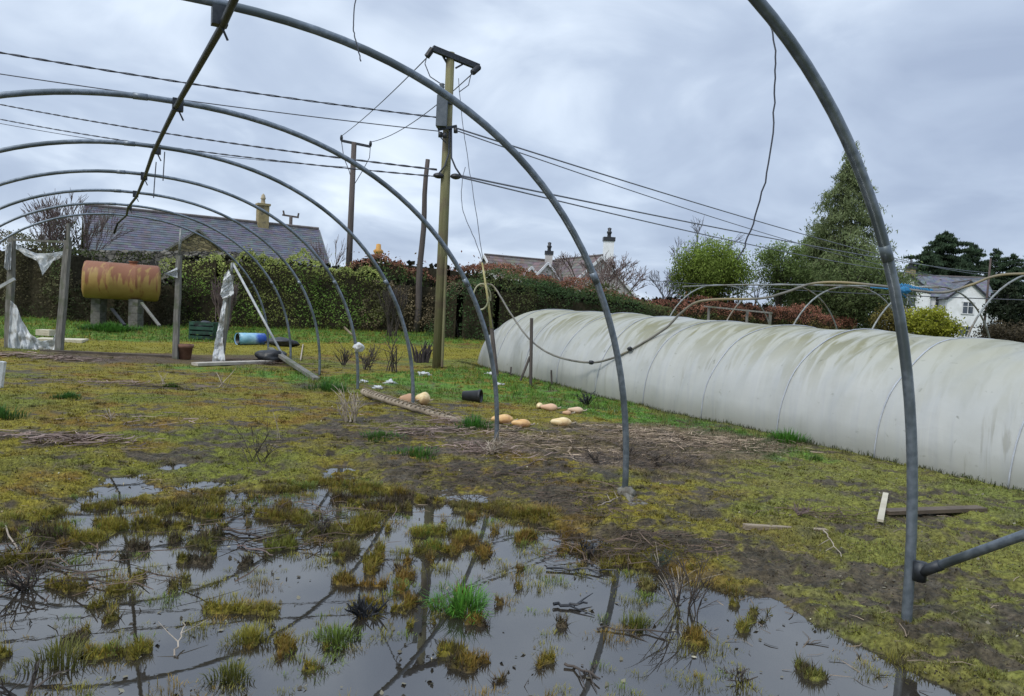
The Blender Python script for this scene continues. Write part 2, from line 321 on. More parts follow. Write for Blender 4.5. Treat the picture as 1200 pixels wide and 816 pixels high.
# brighter to the left, as over the field
tt = mth('ADD', tt, mth('MULTIPLY', sp.outputs[0], -.07))
cr_ = N.new('ShaderNodeValToRGB'); e = cr_.color_ramp.elements
e[0].position = .36; e[0].color = (.30, .365, .49, 1); e[1].position = .66; e[1].color = (.72, .80, .90, 1)
x = cr_.color_ramp.elements.new(.48); x.color = (.40, .475, .60, 1); x = cr_.color_ramp.elements.new(.56); x.color = (.54, .62, .735, 1)
L.new(tt, cr_.inputs[0])
g = mth('ADD', mth('MULTIPLY', mth('MAXIMUM', mth('SUBTRACT', zc, .40), 0), 1.7), 1.0)
sc_ = N.new('ShaderNodeVectorMath'); sc_.operation = 'SCALE'; L.new(cr_.outputs[0], sc_.inputs[0]); L.new(mth('MULTIPLY', g, 14.0), sc_.inputs['Scale'])
mx = N.new('ShaderNodeMix'); mx.data_type = 'RGBA'; mx.inputs[0].default_value = .93; L.new(sky.outputs[0], mx.inputs[6]); L.new(sc_.outputs[0], mx.inputs[7])
bg = N['Background']; L.new(mx.outputs[2], bg.inputs[0]); bg.inputs[1].default_value = .1
sun = bpy.data.objects.new('sun', bpy.data.lights.new('sun', 'SUN')); C.objects.link(sun); sun.data.energy = 1.9; sun.data.angle = R(16); sun.data.color = (1, .96, .90)
sd = Vector((math.sin(SR)*math.cos(SE), math.cos(SR)*math.cos(SE)*-1, math.sin(SE)))   # from the left, behind the camera
sky.sun_rotation = math.atan2(sd.x, sd.y)
sun.rotation_euler = sd.to_track_quat('Z', 'Y').to_euler()
sv = bpy.context.scene.view_settings; sv.view_transform = 'Standard'; sv.look = 'None'; sv.exposure = 0

# ------------------------------------------------------------------ ground
def axis(lo, hi, f):
    out = [lo]
    while out[-1] < hi: out.append(out[-1]+f(out[-1]))
    return np.array(out)
ys = np.concatenate([axis(-6, 2.3, lambda v: .25), axis(2.42, 34, lambda v: max(.02, .0048*v)), axis(34.3, 1400, lambda v: max(.5, .06*v))])
xp = axis(0, 1500, lambda v: .022 if v < 2.4 else (.022+(v-2.4)*.0045 if v < 26 else (v-20)*.15))
xs = np.concatenate([-xp[:0:-1], xp])
X, Y = np.meshgrid(xs, ys); Hh = height(X, Y); nx, ny = len(xs), len(ys)
col, veg, mudm = ground_col(X, Y, np.where(Y < 12, Hh, .05))
i = (np.arange(ny-1)[:, None]*nx+np.arange(nx-1)[None, :]).ravel(); F = np.stack([i, i+1, i+nx+1, i+nx], 1)
M_ground = mat('ground_soil_moss', (.60, .60, .60), (1.5, 1.5, 1.5), 38, .9, vcol=True, bump=1.0, bscale=55, detail=9, spec=.16)
nt = M_ground.node_tree; N = nt.nodes; L = nt.links
at_ = N.new('ShaderNodeAttribute'); at_.attribute_name = 'Wet'; mr = N.new('ShaderNodeMapRange'); mr.inputs[3].default_value = .9; mr.inputs[4].default_value = .55; L.new(at_.outputs['Fac'], mr.inputs[0]); L.new(mr.outputs[0], N['Principled BSDF'].inputs['Roughness'])
go = link('ground', np.stack([X.ravel(), Y.ravel(), Hh.ravel()], 1), F, M_ground, smooth=True, cols=col.reshape(-1, 3)); tag(go, kind='structure')
wa = go.data.attributes.new('Wet', 'FLOAT', 'POINT'); wa.data.foreach_set('value', mudm.ravel().astype(np.float32))
# puddle water
mb = MB(); mb.poly([(-7, 1.2, 0), (5.5, 1.2, 0), (5.5, 11, 0), (-7, 11, 0)])
M_water = mat('puddle_water', (.022, .019, .015), (.034, .029, .022), .9, .015, spec=.5); p = M_water.node_tree.nodes['Principled BSDF']; p.inputs['IOR'].default_value = 2.25
N = M_water.node_tree.nodes; L = M_water.node_tree.links
tc = N.new('ShaderNodeTexCoord'); nz = N.new('ShaderNodeTexNoise'); nz.inputs['Scale'].default_value = 9; nz.inputs['Detail'].default_value = 3; L.new(tc.outputs['Object'], nz.inputs[0]); bp = N.new('ShaderNodeBump'); bp.inputs['Strength'].default_value = .015; bp.inputs['Distance'].default_value = .01; L.new(nz.outputs[0], bp.inputs['Height']); L.new(bp.outputs[0], p.inputs['Normal'])
tag(mb.build('puddle_water', M_water), kind='structure')

# ------------------------------------------------------------------ grass, moss and litter (uncountable)
n = 640000; d = np.exp(rng.uniform(math.log(2.6), math.log(34), n)); th = rng.uniform(-.78, .78, n)
d = np.where(rng.uniform(0, 1, n) < .12, rng.uniform(2.6, 6, n), d)
PX = d*np.sin(th); PY = d*np.cos(th); PX = np.concatenate([PX, rng.uniform(-4.5, 2.6, 420000)]); PY = np.concatenate([PY, rng.uniform(2.7, 7.0, 420000)]); d = np.hypot(PX, PY); n = len(d)
extra = np.arange(n) >= 640000
PH = height(PX, PY); cc, vg, mm = ground_col(PX, PY, np.where(PY < 12, PH, .05))
clump = fbm(PX, PY, .12, 2, 91)
ip0 = sdf(PX, PY, POOL) < 0
keep = (~extra | (ip0 & (PH > -.004))) & (PH > -.006) & (ip0 | (rng.uniform(0, 1, n) < np.where(vg > .35, vg, .07)*ss(.22, .5, clump)))
PX, PY, PH, cc, d, clump = PX[keep], PY[keep], PH[keep], cc[keep], d[keep], clump[keep]; n = len(PX)
lush = np.zeros(n)
for q in LUSH: lush = np.maximum(lush, ss(.2, -.3, sdf(PX, PY, q)))
inpool = ss(.2, -.3, sdf(PX, PY, POOL))
hgt = (.007+.014*rng.uniform(0, 1, n)**2)*(1+1.6*lush+1.5*inpool)*(.6+.9*clump)*(1+d/14)
wid = .0020+.0010*d
T = Tri(); P = np.stack([PX, PY, PH-.003], 1); c2 = cc*1.45*(1+rng.uniform(-.45, .45, (n, 1))); c2 = c2*(1+rng.uniform(-.12, .12, (n, 3)))
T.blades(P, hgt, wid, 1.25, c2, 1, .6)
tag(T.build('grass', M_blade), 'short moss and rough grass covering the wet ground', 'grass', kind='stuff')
print('blades', n)

def tuft_pts(T, c, r, n, h, w, ca, cb_, lean=1.0, seg=2, zz=None):
    a = rng.uniform(0, 2*math.pi, n); q = np.sqrt(rng.uniform(0, 1, n)); rr = r*q*(1+.35*np.sin(a*3+c[0]*9)); P = np.stack([c[0]+rr*np.cos(a), c[1]+rr*np.sin(a), np.full(n, c[2]-.01)], 1)
    hh = h*rng.uniform(.35, 1.1, n)*(1-.45*q); az = a+rng.normal(0, .7, n); ln = np.clip(lean*(.15+.85*q)+rng.normal(0, .25, n), -1.3, 1.45)
    wd = w*rng.uniform(.7, 1.2, n); d = np.stack([-np.sin(az), np.cos(az), 0*az], 1); o = np.stack([np.cos(az), np.sin(az), 0*az], 1); Z = np.array([0, 0, 1.]); col = vcolr(n, ca, cb_, .3)
    mid = P+Z*(hh*.6*np.cos(ln*.45))[:, None]+o*(hh*.6*np.sin(ln*.45))[:, None]; tip = mid+Z*(hh*.45*np.cos(ln*1.25))[:, None]+o*(hh*.5*np.sin(ln*1.25))[:, None]
    V = np.stack([P-d*wd[:, None]/2, P+d*wd[:, None]/2, mid-d*wd[:, None]*.4, mid+d*wd[:, None]*.4, tip], 1).reshape(-1, 3)
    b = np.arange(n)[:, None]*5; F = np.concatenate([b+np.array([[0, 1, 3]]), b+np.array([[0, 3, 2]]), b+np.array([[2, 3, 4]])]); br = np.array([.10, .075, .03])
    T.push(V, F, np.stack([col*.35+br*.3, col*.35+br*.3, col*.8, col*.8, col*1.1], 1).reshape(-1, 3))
# small tufts standing in and around the puddle: too many to count
T = Tri(); placed = 0
for k in range(3200):
    x = random.uniform(-5, 2.6); y = random.uniform(2.7, 8.2); sp_ = float(sdf(np.array([x]), np.array([y]), POOL)[0])
    if sp_ > .1: continue
    if float(vn(np.array([x]), np.array([y]), .45, 7)[0]) < .50-.16*(y > 4.4)-.12*(x < -1.0): continue
    h = hz(x, y)
    if h < -.03 and random.random() < .45: continue
    r = random.choice([.02, .03, .04, .05, .06, .075, .10]); z = max(h, -.01)
    t = random.random(); ca, cb_ = ((.34, .30, .05), (.18, .18, .03)) if t < .62 else (((.24, .30, .05), (.12, .19, .03)) if t < .80 else ((.36, .23, .05), (.20, .15, .03)))
    tuft_pts(T, (x, y, z), r, int(30+r*1700), .032+r*.42, .0034, ca, cb_, 1.0, 1); placed += 1
for k in range(5200):
    dd = math.exp(random.uniform(math.log(3.2), math.log(19))); a_ = random.uniform(-.75, .75); x = dd*math.sin(a_); y = dd*math.cos(a_)
    if float(sdf(np.array([x]), np.array([y]), POOL)[0]) < .05 or float(vn(np.array([x]), np.array([y]), .7, 15)[0]) < .42: continue
    c0, v0, m0 = ground_col(np.array([x]), np.array([y]), np.array([.05])); c0 = c0[0]
    if v0[0] < .25 and random.random() < .8: continue
    cc_ = c0*random.uniform(1.0, 1.9) if v0[0] > .3 else np.array([.12, .10, .03]); r = random.uniform(.015, .05)*(1+dd/14)
    tuft_pts(T, (x, y, hz(x, y)), r, int(26+r*500), .018+r*.45, .0028+.0006*dd, tuple(cc_*1.25), tuple(cc_*.6), 1.1, 1); placed += 1
print('tufts', placed)
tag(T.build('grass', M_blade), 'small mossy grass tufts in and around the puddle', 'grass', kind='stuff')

# floating bits, fallen leaves and twigs
T = Tri(); n = 5200; x = rng.uniform(-5, 7, n); y = 2.7+9*rng.uniform(0, 1, n)**1.3; h = np.maximum(height(x, y), .001)+.004
k = rng.uniform(0, 1, n) < .35+.65*(fbm(x, y, .8, 2, 13) > .5); x, y, h = x[k], y[k], h[k]; n = len(x)
T.leaves(np.stack([x, y, h], 1), rng.uniform(.008, .035, n), vcolr(n, (.26, .24, .17), (.06, .05, .035), .3)*np.where(rng.uniform(0, 1, n) < .12, 1.9, .8)[:, None], N=np.tile([0, 0, 1.], (n, 1)), asp=.75, jit=.18)
tag(T.build('leaf_litter', M_stalk), 'fallen leaves and pale flecks scattered on mud and water', 'leaf litter', kind='stuff')
T = Tri(); n = 17000; dd_ = np.exp(rng.uniform(math.log(2.7), math.log(8), n)); th = rng.uniform(-.75, .75, n); x = dd_*np.sin(th); y = dd_*np.cos(th); h = height(x, y); k = h > .004; x, y, h, dd_ = x[k], y[k], h[k], dd_[k]; n = len(x)
sz = .0025+.008*rng.uniform(0, 1, n)**2; P = np.stack([x, y, h+sz*.15], 1); A1 = rng.normal(size=(n, 3)); A1 /= np.linalg.norm(A1, axis=1)[:, None]; A2 = np.cross(A1, rng.normal(size=(n, 3))); A2 /= np.linalg.norm(A2, axis=1)[:, None]; A3 = np.cross(A1, A2); sz = sz[:, None]
V = np.stack([P+A1*sz, P-A1*sz, P+A2*sz*.8, P-A2*sz*.8, P+A3*sz*.6, P-A3*sz*.6], 1).reshape(-1, 3); b_ = np.arange(n)[:, None]*6; F = np.concatenate([b_+np.array([t]) for t in ((0, 2, 4), (2, 1, 4), (1, 3, 4), (3, 0, 4), (2, 0, 5), (1, 2, 5), (3, 1, 5), (0, 3, 5))])
cc = np.where((rng.uniform(0, 1, n) < .75)[:, None], vcolr(n, (.06, .045, .03), (.03, .024, .018), .3), vcolr(n, (.16, .15, .12), (.09, .10, .03), .3)); T.push(V, F, np.repeat(cc, 6, axis=0))
tag(T.build('mud_crumbs', M_stalk), 'crumbs of mud, moss and grit lying on the wet ground', 'mud', kind='stuff')
def strands(T, P, L0, w, ca, cb_, lift=.12):
    P = np.asarray(P, float); n = len(P); az = rng.normal(0, 1.0, n)+rng.choice([0, .5], n); a = np.stack([np.cos(az), np.sin(az), rng.uniform(-.02, lift, n)], 1); l = L0*rng.uniform(.3, 1.2, n)
    q = np.stack([-a[:, 1], a[:, 0], rng.uniform(-1, 1, n)], 1); q /= np.linalg.norm(q, axis=1)[:, None]; w = (w*rng.uniform(.5, 1.3, n))[:, None]
    bend = np.stack([-a[:, 1], a[:, 0], rng.uniform(0, .5, n)], 1)*(l*rng.uniform(-.18, .18, n))[:, None]
    p0 = P-a*l[:, None]/2; p1 = P+bend; p2 = P+a*l[:, None]/2; p1[:, 2] = np.maximum(p1[:, 2], P[:, 2])
    V = np.stack([p0-q*w, p0+q*w, p1+q*w, p1-q*w, p2+q*w*.5, p2-q*w*.5], 1).reshape(-1, 3); b = np.arange(n)[:, None]*6
    F = np.concatenate([b+np.array([t]) for t in ((0, 1, 2), (0, 2, 3), (3, 2, 4), (3, 4, 5))]); T.push(V, F, np.repeat(vcolr(n, ca, cb_, .3), 6, axis=0))
T = Tri()
def patch(px, py, rx, ry, n, L0, w, ca, cb_, lift=.12, zr=.05):
    c = gnd(px, py); x = c.x+rng.normal(0, rx, n); y = c.y+rng.normal(0, ry, n); z = height(x, y); z = np.maximum(z, 0)+rng.uniform(.003, zr, n); strands(T, np.stack([x, y, z], 1), L0, w, ca, cb_, lift)
ST, DK = (.44, .34, .24), (.17, .12, .085)
for a in [(790, 522, .45, .35, 650, .2, .003), (730, 510, .35, .25, 260, .18, .003), (870, 528, .3, .22, 300, .18, .003), (640, 522, .3, .2, 220, .18, .003), (700, 538, .35, .2, 200, .18, .003), (590, 512, .25, .2, 200, .18, .003)]: patch(*a, ST, DK)
for a in [(800, 530, .7, .5, 700, .16, .003), (680, 525, .6, .4, 600, .16, .003)]: patch(*a, (.16, .12, .085), (.07, .055, .04))
for a in [(740, 545, .3, .2, 180, .2, .003), (780, 550, .3, .2, 150, .2, .003)]: patch(*a, (.10, .075, .055), (.05, .04, .03), .9, .12)
for a in [(60, 522, .35, .12, 130, .35, .006), (100, 526, .3, .10, 120, .3, .006), (140, 452, .5, .2, 90, .4, .006), (50, 420, .7, .25, 200, .5, .009), (170, 500, .4, .2, 50, .3, .005), (500, 512, .4, .2, 300, .25, .004), (530, 500, .4, .15, 200, .3, .004), (560, 535, .2, .15, 160, .25, .004), (600, 540, .3, .15, 120, .25, .004)]: patch(*a, (.34, .25, .21), (.10, .07, .055))
for a in [(660, 590, .4, .2, 160, .25, .003), (600, 570, .5, .25, 220, .22, .003), (520, 560, .4, .2, 160, .2, .003), (440, 520, .5, .3, 160, .25, .004), (700, 610, .2, .15, 110, .2, .003), (960, 615, .25, .10, 90, .28, .003), (320, 632, .28, .12, 90, .3, .003), (770, 655, .25, .12, 190, .22, .003), (745, 640, .3, .1, 120, .25, .003), (690, 655, .2, .1, 80, .2, .003), (30, 660, .3, .2, 90, .3, .004), (80, 690, .3, .2, 50, .3, .004), (360, 600, .4, .15, 110, .25, .003), (300, 425, .6, .2, 200, .4, .008)]: patch(*a, (.13, .09, .065), (.035, .028, .02))
nn = 5200; x = rng.uniform(-4, 5, nn); y = rng.uniform(2.9, 14, nn); z = np.maximum(height(x, y), 0)+.004; k = sdf(x, y, POOL) > -.5; strands(T, np.stack([x, y, z], 1)[k], .12, .0022, (.22, .17, .12), (.06, .045, .03))
tag(T.build('straw_litter', M_stalk), 'dead brown stalks and straw strewn over the mud', 'straw', kind='stuff')

# bigger tufts one can point at
GR1, GR2 = (.10, .30, .03), (.05, .15, .015)
for (px, py, r, n, h, wd, ca, cb_, ln, lab) in [
    (542, 716, .13, 420, .21, .006, (.14, .36, .04), (.06, .18, .02), 1.25, 'large bright green grass tuft in the middle of the puddle'),
    (395, 752, .09, 300, .12, .005, (.20, .30, .04), (.10, .14, .03), 1.0, 'yellow green tuft in the puddle beside black broken stems'),
    (70, 775, .12, 260, .13, .005, (.17, .17, .03), (.09, .10, .02), 1.0, 'olive grass tuft in the puddle near its left bottom corner'),
    (745, 733, .07, 200, .10, .005, (.20, .22, .04), (.10, .12, .02), .8, 'olive tuft in the puddle left of the dead twiggy stems'),
    (270, 795, .08, 190, .11, .005, (.16, .17, .03), (.09, .10, .02), .9, 'olive tuft at the bottom of the puddle beside a pale stick'),
    (923, 522, .22, 520, .22, .008, GR1, GR2, .8, 'bright green grass clump against the white tunnel wall'),
    (555, 508, .20, 420, .24, .008, (.08, .27, .03), (.04, .13, .02), .7, 'bright green clump left of the third right hand hoop foot'),
    (490, 540, .22, 380, .13, .008, (.09, .22, .03), (.05, .12, .02), .8, 'low green clump in mud nearest the puddle edge'),
    (447, 521, .22, 380, .12, .008, (.09, .22, .03), (.05, .12, .02), .8, 'low green clump below the ribbed timber'),
    (385, 458, .35, 420, .22, .012, (.07, .20, .03), (.04, .11, .02), .7, 'dark green grass clump at foot of the fifth hoop'),
    (80, 470, .16, 420, .12, .012, (.07, .18, .03), (.04, .10, .02), .8, 'low green patch left in the mossy field'),
    (200, 455, .11, 260, .10, .012, (.10, .20, .03), (.05, .10, .02), .8, 'small green patch below the clay pot'),
    (0, 497, .2, 300, .22, .010, (.07, .18, .03), (.04, .10, .02), .7, 'green clump at the left edge of the picture'),
    (130, 388, .8, 1500, .35, .03, (.09, .24, .03), (.05, .13, .02), .8, 'long bright grass in front of the rusty tank'),
    (955, 545, .09, 150, .08, .006, (.10, .22, .04), (.05, .11, .02), .9, 'small green tuft just below the clump by the white tunnel')]:
    c = G(px, py); T = Tri(); c.z = max(c.z, 0); tuft_pts(T, c, r, n, h, wd, ca, cb_, ln, 2)
    tag(T.build('grass_tuft', M_blade, loc=c), lab, 'grass tuft', 'green tufts of grass in the field')

# ------------------------------------------------------------------ bare polytunnel frame
YAW, T0, SP, RR, HA, HH, EX = .512, 2.356, 2.56, .628, 3.36, 3.27, 2.2
tv = Vector((-math.sin(YAW), math.cos(YAW), 0)); nv = Vector((math.cos(YAW), math.sin(YAW), 0))
def fp(T_, r, z): return tv*T_+nv*r+Vector((0, 0, z))
def on_plane(px, py, T_):
    d_ = ray(px, py); s = T_/d_.dot(tv); return Vector((0, 0, EYE))+d_*s
frame = thing('polytunnel_frame', fp(T0+SP*3.5, RR, 0), 'bare steel hoop frame of an uncovered polytunnel over the wet field', 'tunnel frame')
lastA = None
for k in range(8):
    a = HA*(.955 if k == 0 else (.985 if k == 1 else 1.02)); P = []; T_ = T0+SP*k
    for j in range(65):
        u = math.pi*j/64; c_, s_ = math.cos(u), math.sin(u)
        ex = 2.5 if k == 0 else EX; xx = a*math.copysign(abs(c_)**(2/ex), c_); zz = (HH+(.05 if k == 1 else 0))*abs(s_)**(2/ex)
        if k >= 2: xx += .05*math.sin(k*3.1)*(zz/HH); 
        P.append(fp(T_+.02*math.sin(k*2+u*3), RR+xx, zz))
    P = [P[0]+Vector((0, 0, -.25))]+P+[P[-1]+Vector((0, 0, -.25))]
    mb = MB(); mb.tube(P, .027 if k < 2 else .026, 10); mb.build('hoop', M_steel, frame, True)
    # swaged joints
    for j in (12, 34, 54): mb = MB(); mb.tube([P[j]+(P[j+1]-P[j])*.1, P[j]+(P[j+1]-P[j])*.7], .0295, 12); mb.build('joint_sleeve', M_steel, frame, True)
# ridge rail under the hoops, bent at its far end
P = [fp(T0-.2, RR-.02, HH-.06)]+[fp(T0+SP*k, RR-.01+.03*math.sin(k*1.7), HH-.055-.02*(k % 2)) for k in range(0, 7)]+[fp(T0+SP*6.6, RR, HH-.08), fp(T0+SP*7.0, RR-.15, HH-.20), fp(T0+SP*7.05, RR-.22, HH-.45)]
mb = MB(); mb.tube(P, .024, 8); mb.build('ridge_rail', M_steel_dark, frame, True)
for k in range(0, 7):
    c = fp(T0+SP*k, RR, HH-.03); mb = MB(); mb.box(c, (.09, .07, .11), (nv, tv, Vector((0, 0, 1)))); mb.tube([c+Vector((0, 0, -.03)), c+nv*.05+Vector((0, 0, -.13))], .008, 6)
    mb.build('ridge_clamp', M_steel_dark, frame)
def footplane(px, py, r):
    d_ = ray(px, py); s = r/d_.dot(nv); return Vector((0, 0, EYE))+d_*s
fr = RR+HA*.955
a1 = footplane(1078, 671, fr); a2 = footplane(1200, 627, fr); e_ = a1+(a2-a1)*2.4
mb = MB(); mb.tube([a1, a2, e_], .024, 10); mb.build('brace', M_steel, frame, True)
mb = MB(); mb.tube([a1+Vector((0, 0, -.045)), a1+Vector((0, 0, .055))], .034, 10); mb.tube([a1, a1+(a2-a1)*.22], .029, 10); mb.build('brace_clamp', M_steel_dark, frame, True)
mb = MB(); mb.tube([on_plane(273, 309, T0+SP*7), fp(T0+SP*6, RR+HA*.99, .03)], .03, 8); mb.build('brace', M_paleply, frame, True)

# rags knotted on the hoops
def ragsheet(name, pts, mat_, label, cat, amp=.05, cuts=3, group=None, parent=None):
    bm = bmesh.new(); vs = [bm.verts.new(p) for p in pts]; bm.faces.new(vs); bmesh.ops.triangulate(bm, faces=bm.faces[:])
    for _ in range(cuts): bmesh.ops.subdivide_edges(bm, edges=bm.edges[:], cuts=1, use_grid_fill=True)
    for v in bm.verts:
        q = mnoise.noise_vector(v.co*2.3); q2 = mnoise.noise_vector(v.co*7); v.co += Vector((q.x*.3, q.y, q.z*.3))*amp*1.6+Vector((q2.x*.3, q2.y, q2.z*.3))*amp*.6
    V = np.array([v.co[:] for v in bm.verts]); bm.verts.index_update(); F = [tuple(v.index for v in f.verts) for f in bm.faces]; bm.free()
    o = link(name, V, F, mat_, parent, True, None if parent else V.mean(0)-np.array([0, 0, V[:, 2].mean()-V[:, 2].min()]))
    return tag(o, label, cat, group) if label else o
def lump(c, r, seed, sub=3, amp=.35, fr_=2.0, flat=1.0):
    bm = bmesh.new(); bmesh.ops.create_icosphere(bm, subdivisions=sub, radius=1)
    V = []
    for v in bm.verts:
        n_ = mnoise.fractal(v.co*fr_+Vector((seed*7.3, 0, 0)), 1, 2, 4); q = v.co*(1+amp*n_); V.append(Vector((q.x*r[0], q.y*r[1], q.z*r[2]*flat))+Vector(c))
    F = [tuple(v.index for v in f.verts) for f in bm.faces]; bm.free(); return V, F
fB = fp(T0+SP, RR+HA*.985, 0)
rg = thing('knotted_rag', fB, 'dirty strip of plastic knotted round the hoop foot by the mud', 'rag')
mb = MB(); V, F = lump(fB+Vector((0, 0, .10)), (.07, .07, .05), 1); mb.add(V, F); mb.build('knot', M_dirtyrag, rg, True)
for q in range(4):
    P = [fB+Vector((0, 0, .09))]; dr = Vector((random.uniform(-.1, .5), random.uniform(-.6, -.2), 0)).normalized()
    for j in range(1, 8): P.append(fB+dr*(j*.045)+Vector((random.uniform(-.02, .02), random.uniform(-.02, .02), max(.09-.02*j, .03)+random.uniform(0, .02))))
    mb = MB(); mb.tube(P, [.012, .03, .022, .035, .02, .034, .026, .012], 6); mb.build('tail', M_dirtyrag, rg, True)
for (k, z) in ((4, .75),):
    u = fp(T0+SP*k, RR+HA*1.015, z); mb = MB(); V, F = lump(u, (.09, .08, .08), 4); mb.add(V, F); tag(mb.build('knotted_rag', M_rag, None, True, loc=u), 'small white plastic knot tied high on the fifth hoop leg', 'rag')

# hanging wires
def wire(name, pts, r, m_, label, cat, n=6, jit=0, group=None):
    P = [Vector(p) for p in pts]; Q = []
    for i in range(len(P)-1):
        p0 = P[max(i-1, 0)]; p1 = P[i]; p2 = P[i+1]; p3 = P[min(i+2, len(P)-1)]
        for j in range(n):
            t = j/n; q = .5*((2*p1)+(p2-p0)*t+(2*p0-5*p1+4*p2-p3)*t*t+(-p0+3*p1-3*p2+p3)*t**3); Q.append(q+Vector((random.uniform(-jit, jit), random.uniform(-jit, jit), 0)))
    Q.append(P[-1]); mb = MB(); mb.tube(Q, r, 6); return tag(mb.build(name, m_, None, True, loc=Q[-1]), label, cat, group)
Ya = at(905, 35, 4.0).y
wire('hanging_wire', [at(903, 28, 3.75), at(909, 60, 3.75), at(908, 110, 3.78), at(903, 180, 3.8), at(888, 245, 3.85), at(872, 290, 3.9), at(864, 304, 3.9)], .004, M_cable, 'long dark wire dangling from the nearest hoop', 'wire', jit=.004)
wire('hanging_wire', [at(421, -30, 4.6), at(416, 5, 4.6), at(414, 30, 4.6), at(417, 48, 4.6), at(423, 72, 4.6)], .004, M_cable, 'short wire hanging past the second hoop at the top', 'wire', jit=.003)
wire('hanging_wire', [at(193, 178, 8.2), at(192, 195, 8.2), at(191, 212, 8.2)], .006, M_cable, 'short wire hanging from the ridge rail', 'wire', group='wires hanging from the ridge rail')
wire('hanging_wire', [at(183, 190, 8.5), at(181, 215, 8.5), at(180, 232, 8.5)], .006, M_cable, 'short wire hanging from the ridge rail', 'wire', group='wires hanging from the ridge rail')

# ------------------------------------------------------------------ timber posts of the old end wall
def post(base_px, top_px, w_, label, mat_=M_greypost, extra=None):
    w_ *= .78; b = G(*base_px); t = at(top_px[0], top_px[1], b.y+.05); P = [b+Vector((0, 0, -.1))]
    for j in range(1, 6): P.append(b+(t-b)*(j/5)+Vector((random.uniform(-.012, .012), 0, 0)))
    o = thing('timber_post', b, label, 'post', 'timber posts of the old tunnel end'); mb = MB(); mb.tube(P, [w_*.75, w_*.72, w_*.7, w_*.7, w_*.68, w_*.66], 4 if w_ > .08 else 6); mb.build('post', mat_, o)
    if extra: mb = MB(); mb.tube([t, at(extra[0], extra[1], b.y+.05)], .03, 6); mb.build('upright_tube', M_oldsteel, o, True)
    return b, t
pA = post((10, 408), (14, 277), .16, 'leftmost grey timber post draped in torn white plastic')
pB = post((69, 412), (80, 282), .17, 'leaning grey timber post at the right of the plastic swag')
pC = post((206, 421), (210, 300), .14, 'slim dark edged timber post standing beside the clay pot', extra=(212, 268))
pD = post((258, 424), (271, 322), .14, 'leaning timber post wrapped in white plastic', extra=(272, 308))
mb = MB(); a_ = at(15, 281, pA[0].y); b_ = at(82, 284, pB[0].y); mb.beam(a_, b_, .04, .05); mb.beam(at(80, 262, pB[0].y-.1), at(80, 292, pB[0].y-.1), .07, .05); tag(mb.build('cross_rail', M_greypost, loc=a_), 'thin rail across the two left timber posts', 'rail')
mb = MB(); b_ = G(-2, 458); mb.tube([b_, at(2, 424, b_.y)], .06, 5); tag(mb.build('short_post', M_rag, loc=b_), 'short whitish post stub at the left edge', 'post')
Yd = pA[0].y-.12
def rp(l, Y_): return [at(a, b, Y_) for a, b in l]
def swag(name, top, bot, Y_, m_, label, amp=.05):       # cloth strip between two edges, folded
    nU, nV = 36, 12; V = []; F = []
    def samp(L_, u):
        k = u*(len(L_)-1); i_ = min(int(k), len(L_)-2); f_ = k-i_; return (L_[i_][0]*(1-f_)+L_[i_+1][0]*f_, L_[i_][1]*(1-f_)+L_[i_+1][1]*f_)
    for i_ in range(nU+1):
        a = samp(top, i_/nU); b = samp(bot, i_/nU)
        for j in range(nV+1):
            v = j/nV; y_ = Y_+amp*1.3*(mnoise.noise(Vector((i_*.23, v*1.2, Y_)))*1.6+mnoise.noise(Vector((i_*.7, v*5, 4))))
            V.append(at(a[0]*(1-v)+b[0]*v+.25*math.sin(v*5+i_), a[1]*(1-v)+b[1]*v, y_))
    for i_ in range(nU):
        for j in range(nV): k = i_*(nV+1)+j; F.append((k, k+1, k+nV+2, k+nV+1))
    V = np.array(V); return tag(link(name, V, F, m_, None, True, V[V[:, 2].argmin()]), label, 'torn plastic')
swag('plastic_swag', [(19, 286), (28, 291), (42, 297), (58, 297), (70, 295), (79, 294)], [(20, 292), (30, 300), (44, 306), (50, 323), (62, 306), (68, 304), (77, 299)], pA[0].y+.1, M_rag, 'white plastic swag hung between the two left posts')
swag('plastic_strip', [(6, 290), (10, 284), (14, 284)], [(5, 314), (8, 317), (13, 316)], pA[0].y-.1, M_rag, 'narrow white plastic strip at top of the leftmost post')
swag('plastic_sheet', [(12, 352), (19, 358), (26, 376), (36, 392), (48, 400), (62, 398), (68, 382)], [(9, 415), (18, 418), (26, 416), (36, 417), (48, 417), (60, 414), (70, 412)], pA[0].y-.15, M_rag, 'torn white sheet sagging to the ground beside the leftmost post', .09)
swag('plastic_wrap', [(268, 316), (273, 330), (274, 345)], [(263, 322), (258, 345), (262, 352)], pD[0].y-.15, M_rag, 'white plastic rag tied high on the leaning wrapped post')
swag('plastic_wrap', [(266, 350), (262, 380), (261, 400), (264, 424)], [(262, 350), (256, 380), (252, 400), (248, 426)], pD[0].y-.15, M_rag, 'pale plastic twisted down the lower part of wrapped post', .05)
swag('pennant', [(208, 313), (208, 326)], [(193, 321), (195, 322)], pC[0].y-.08, M_rag, 'small white plastic triangle on the slim post')
b_ = at(0, 340, 19.5); mb = MB(); mb.beam(at(-6, 340, pA[0].y-.3), at(17, 327, pA[0].y-.3), .05, .07); tag(mb.build('batten', M_paleply, loc=G(4, 410)), 'pale batten jutting across the leftmost post', 'batten')

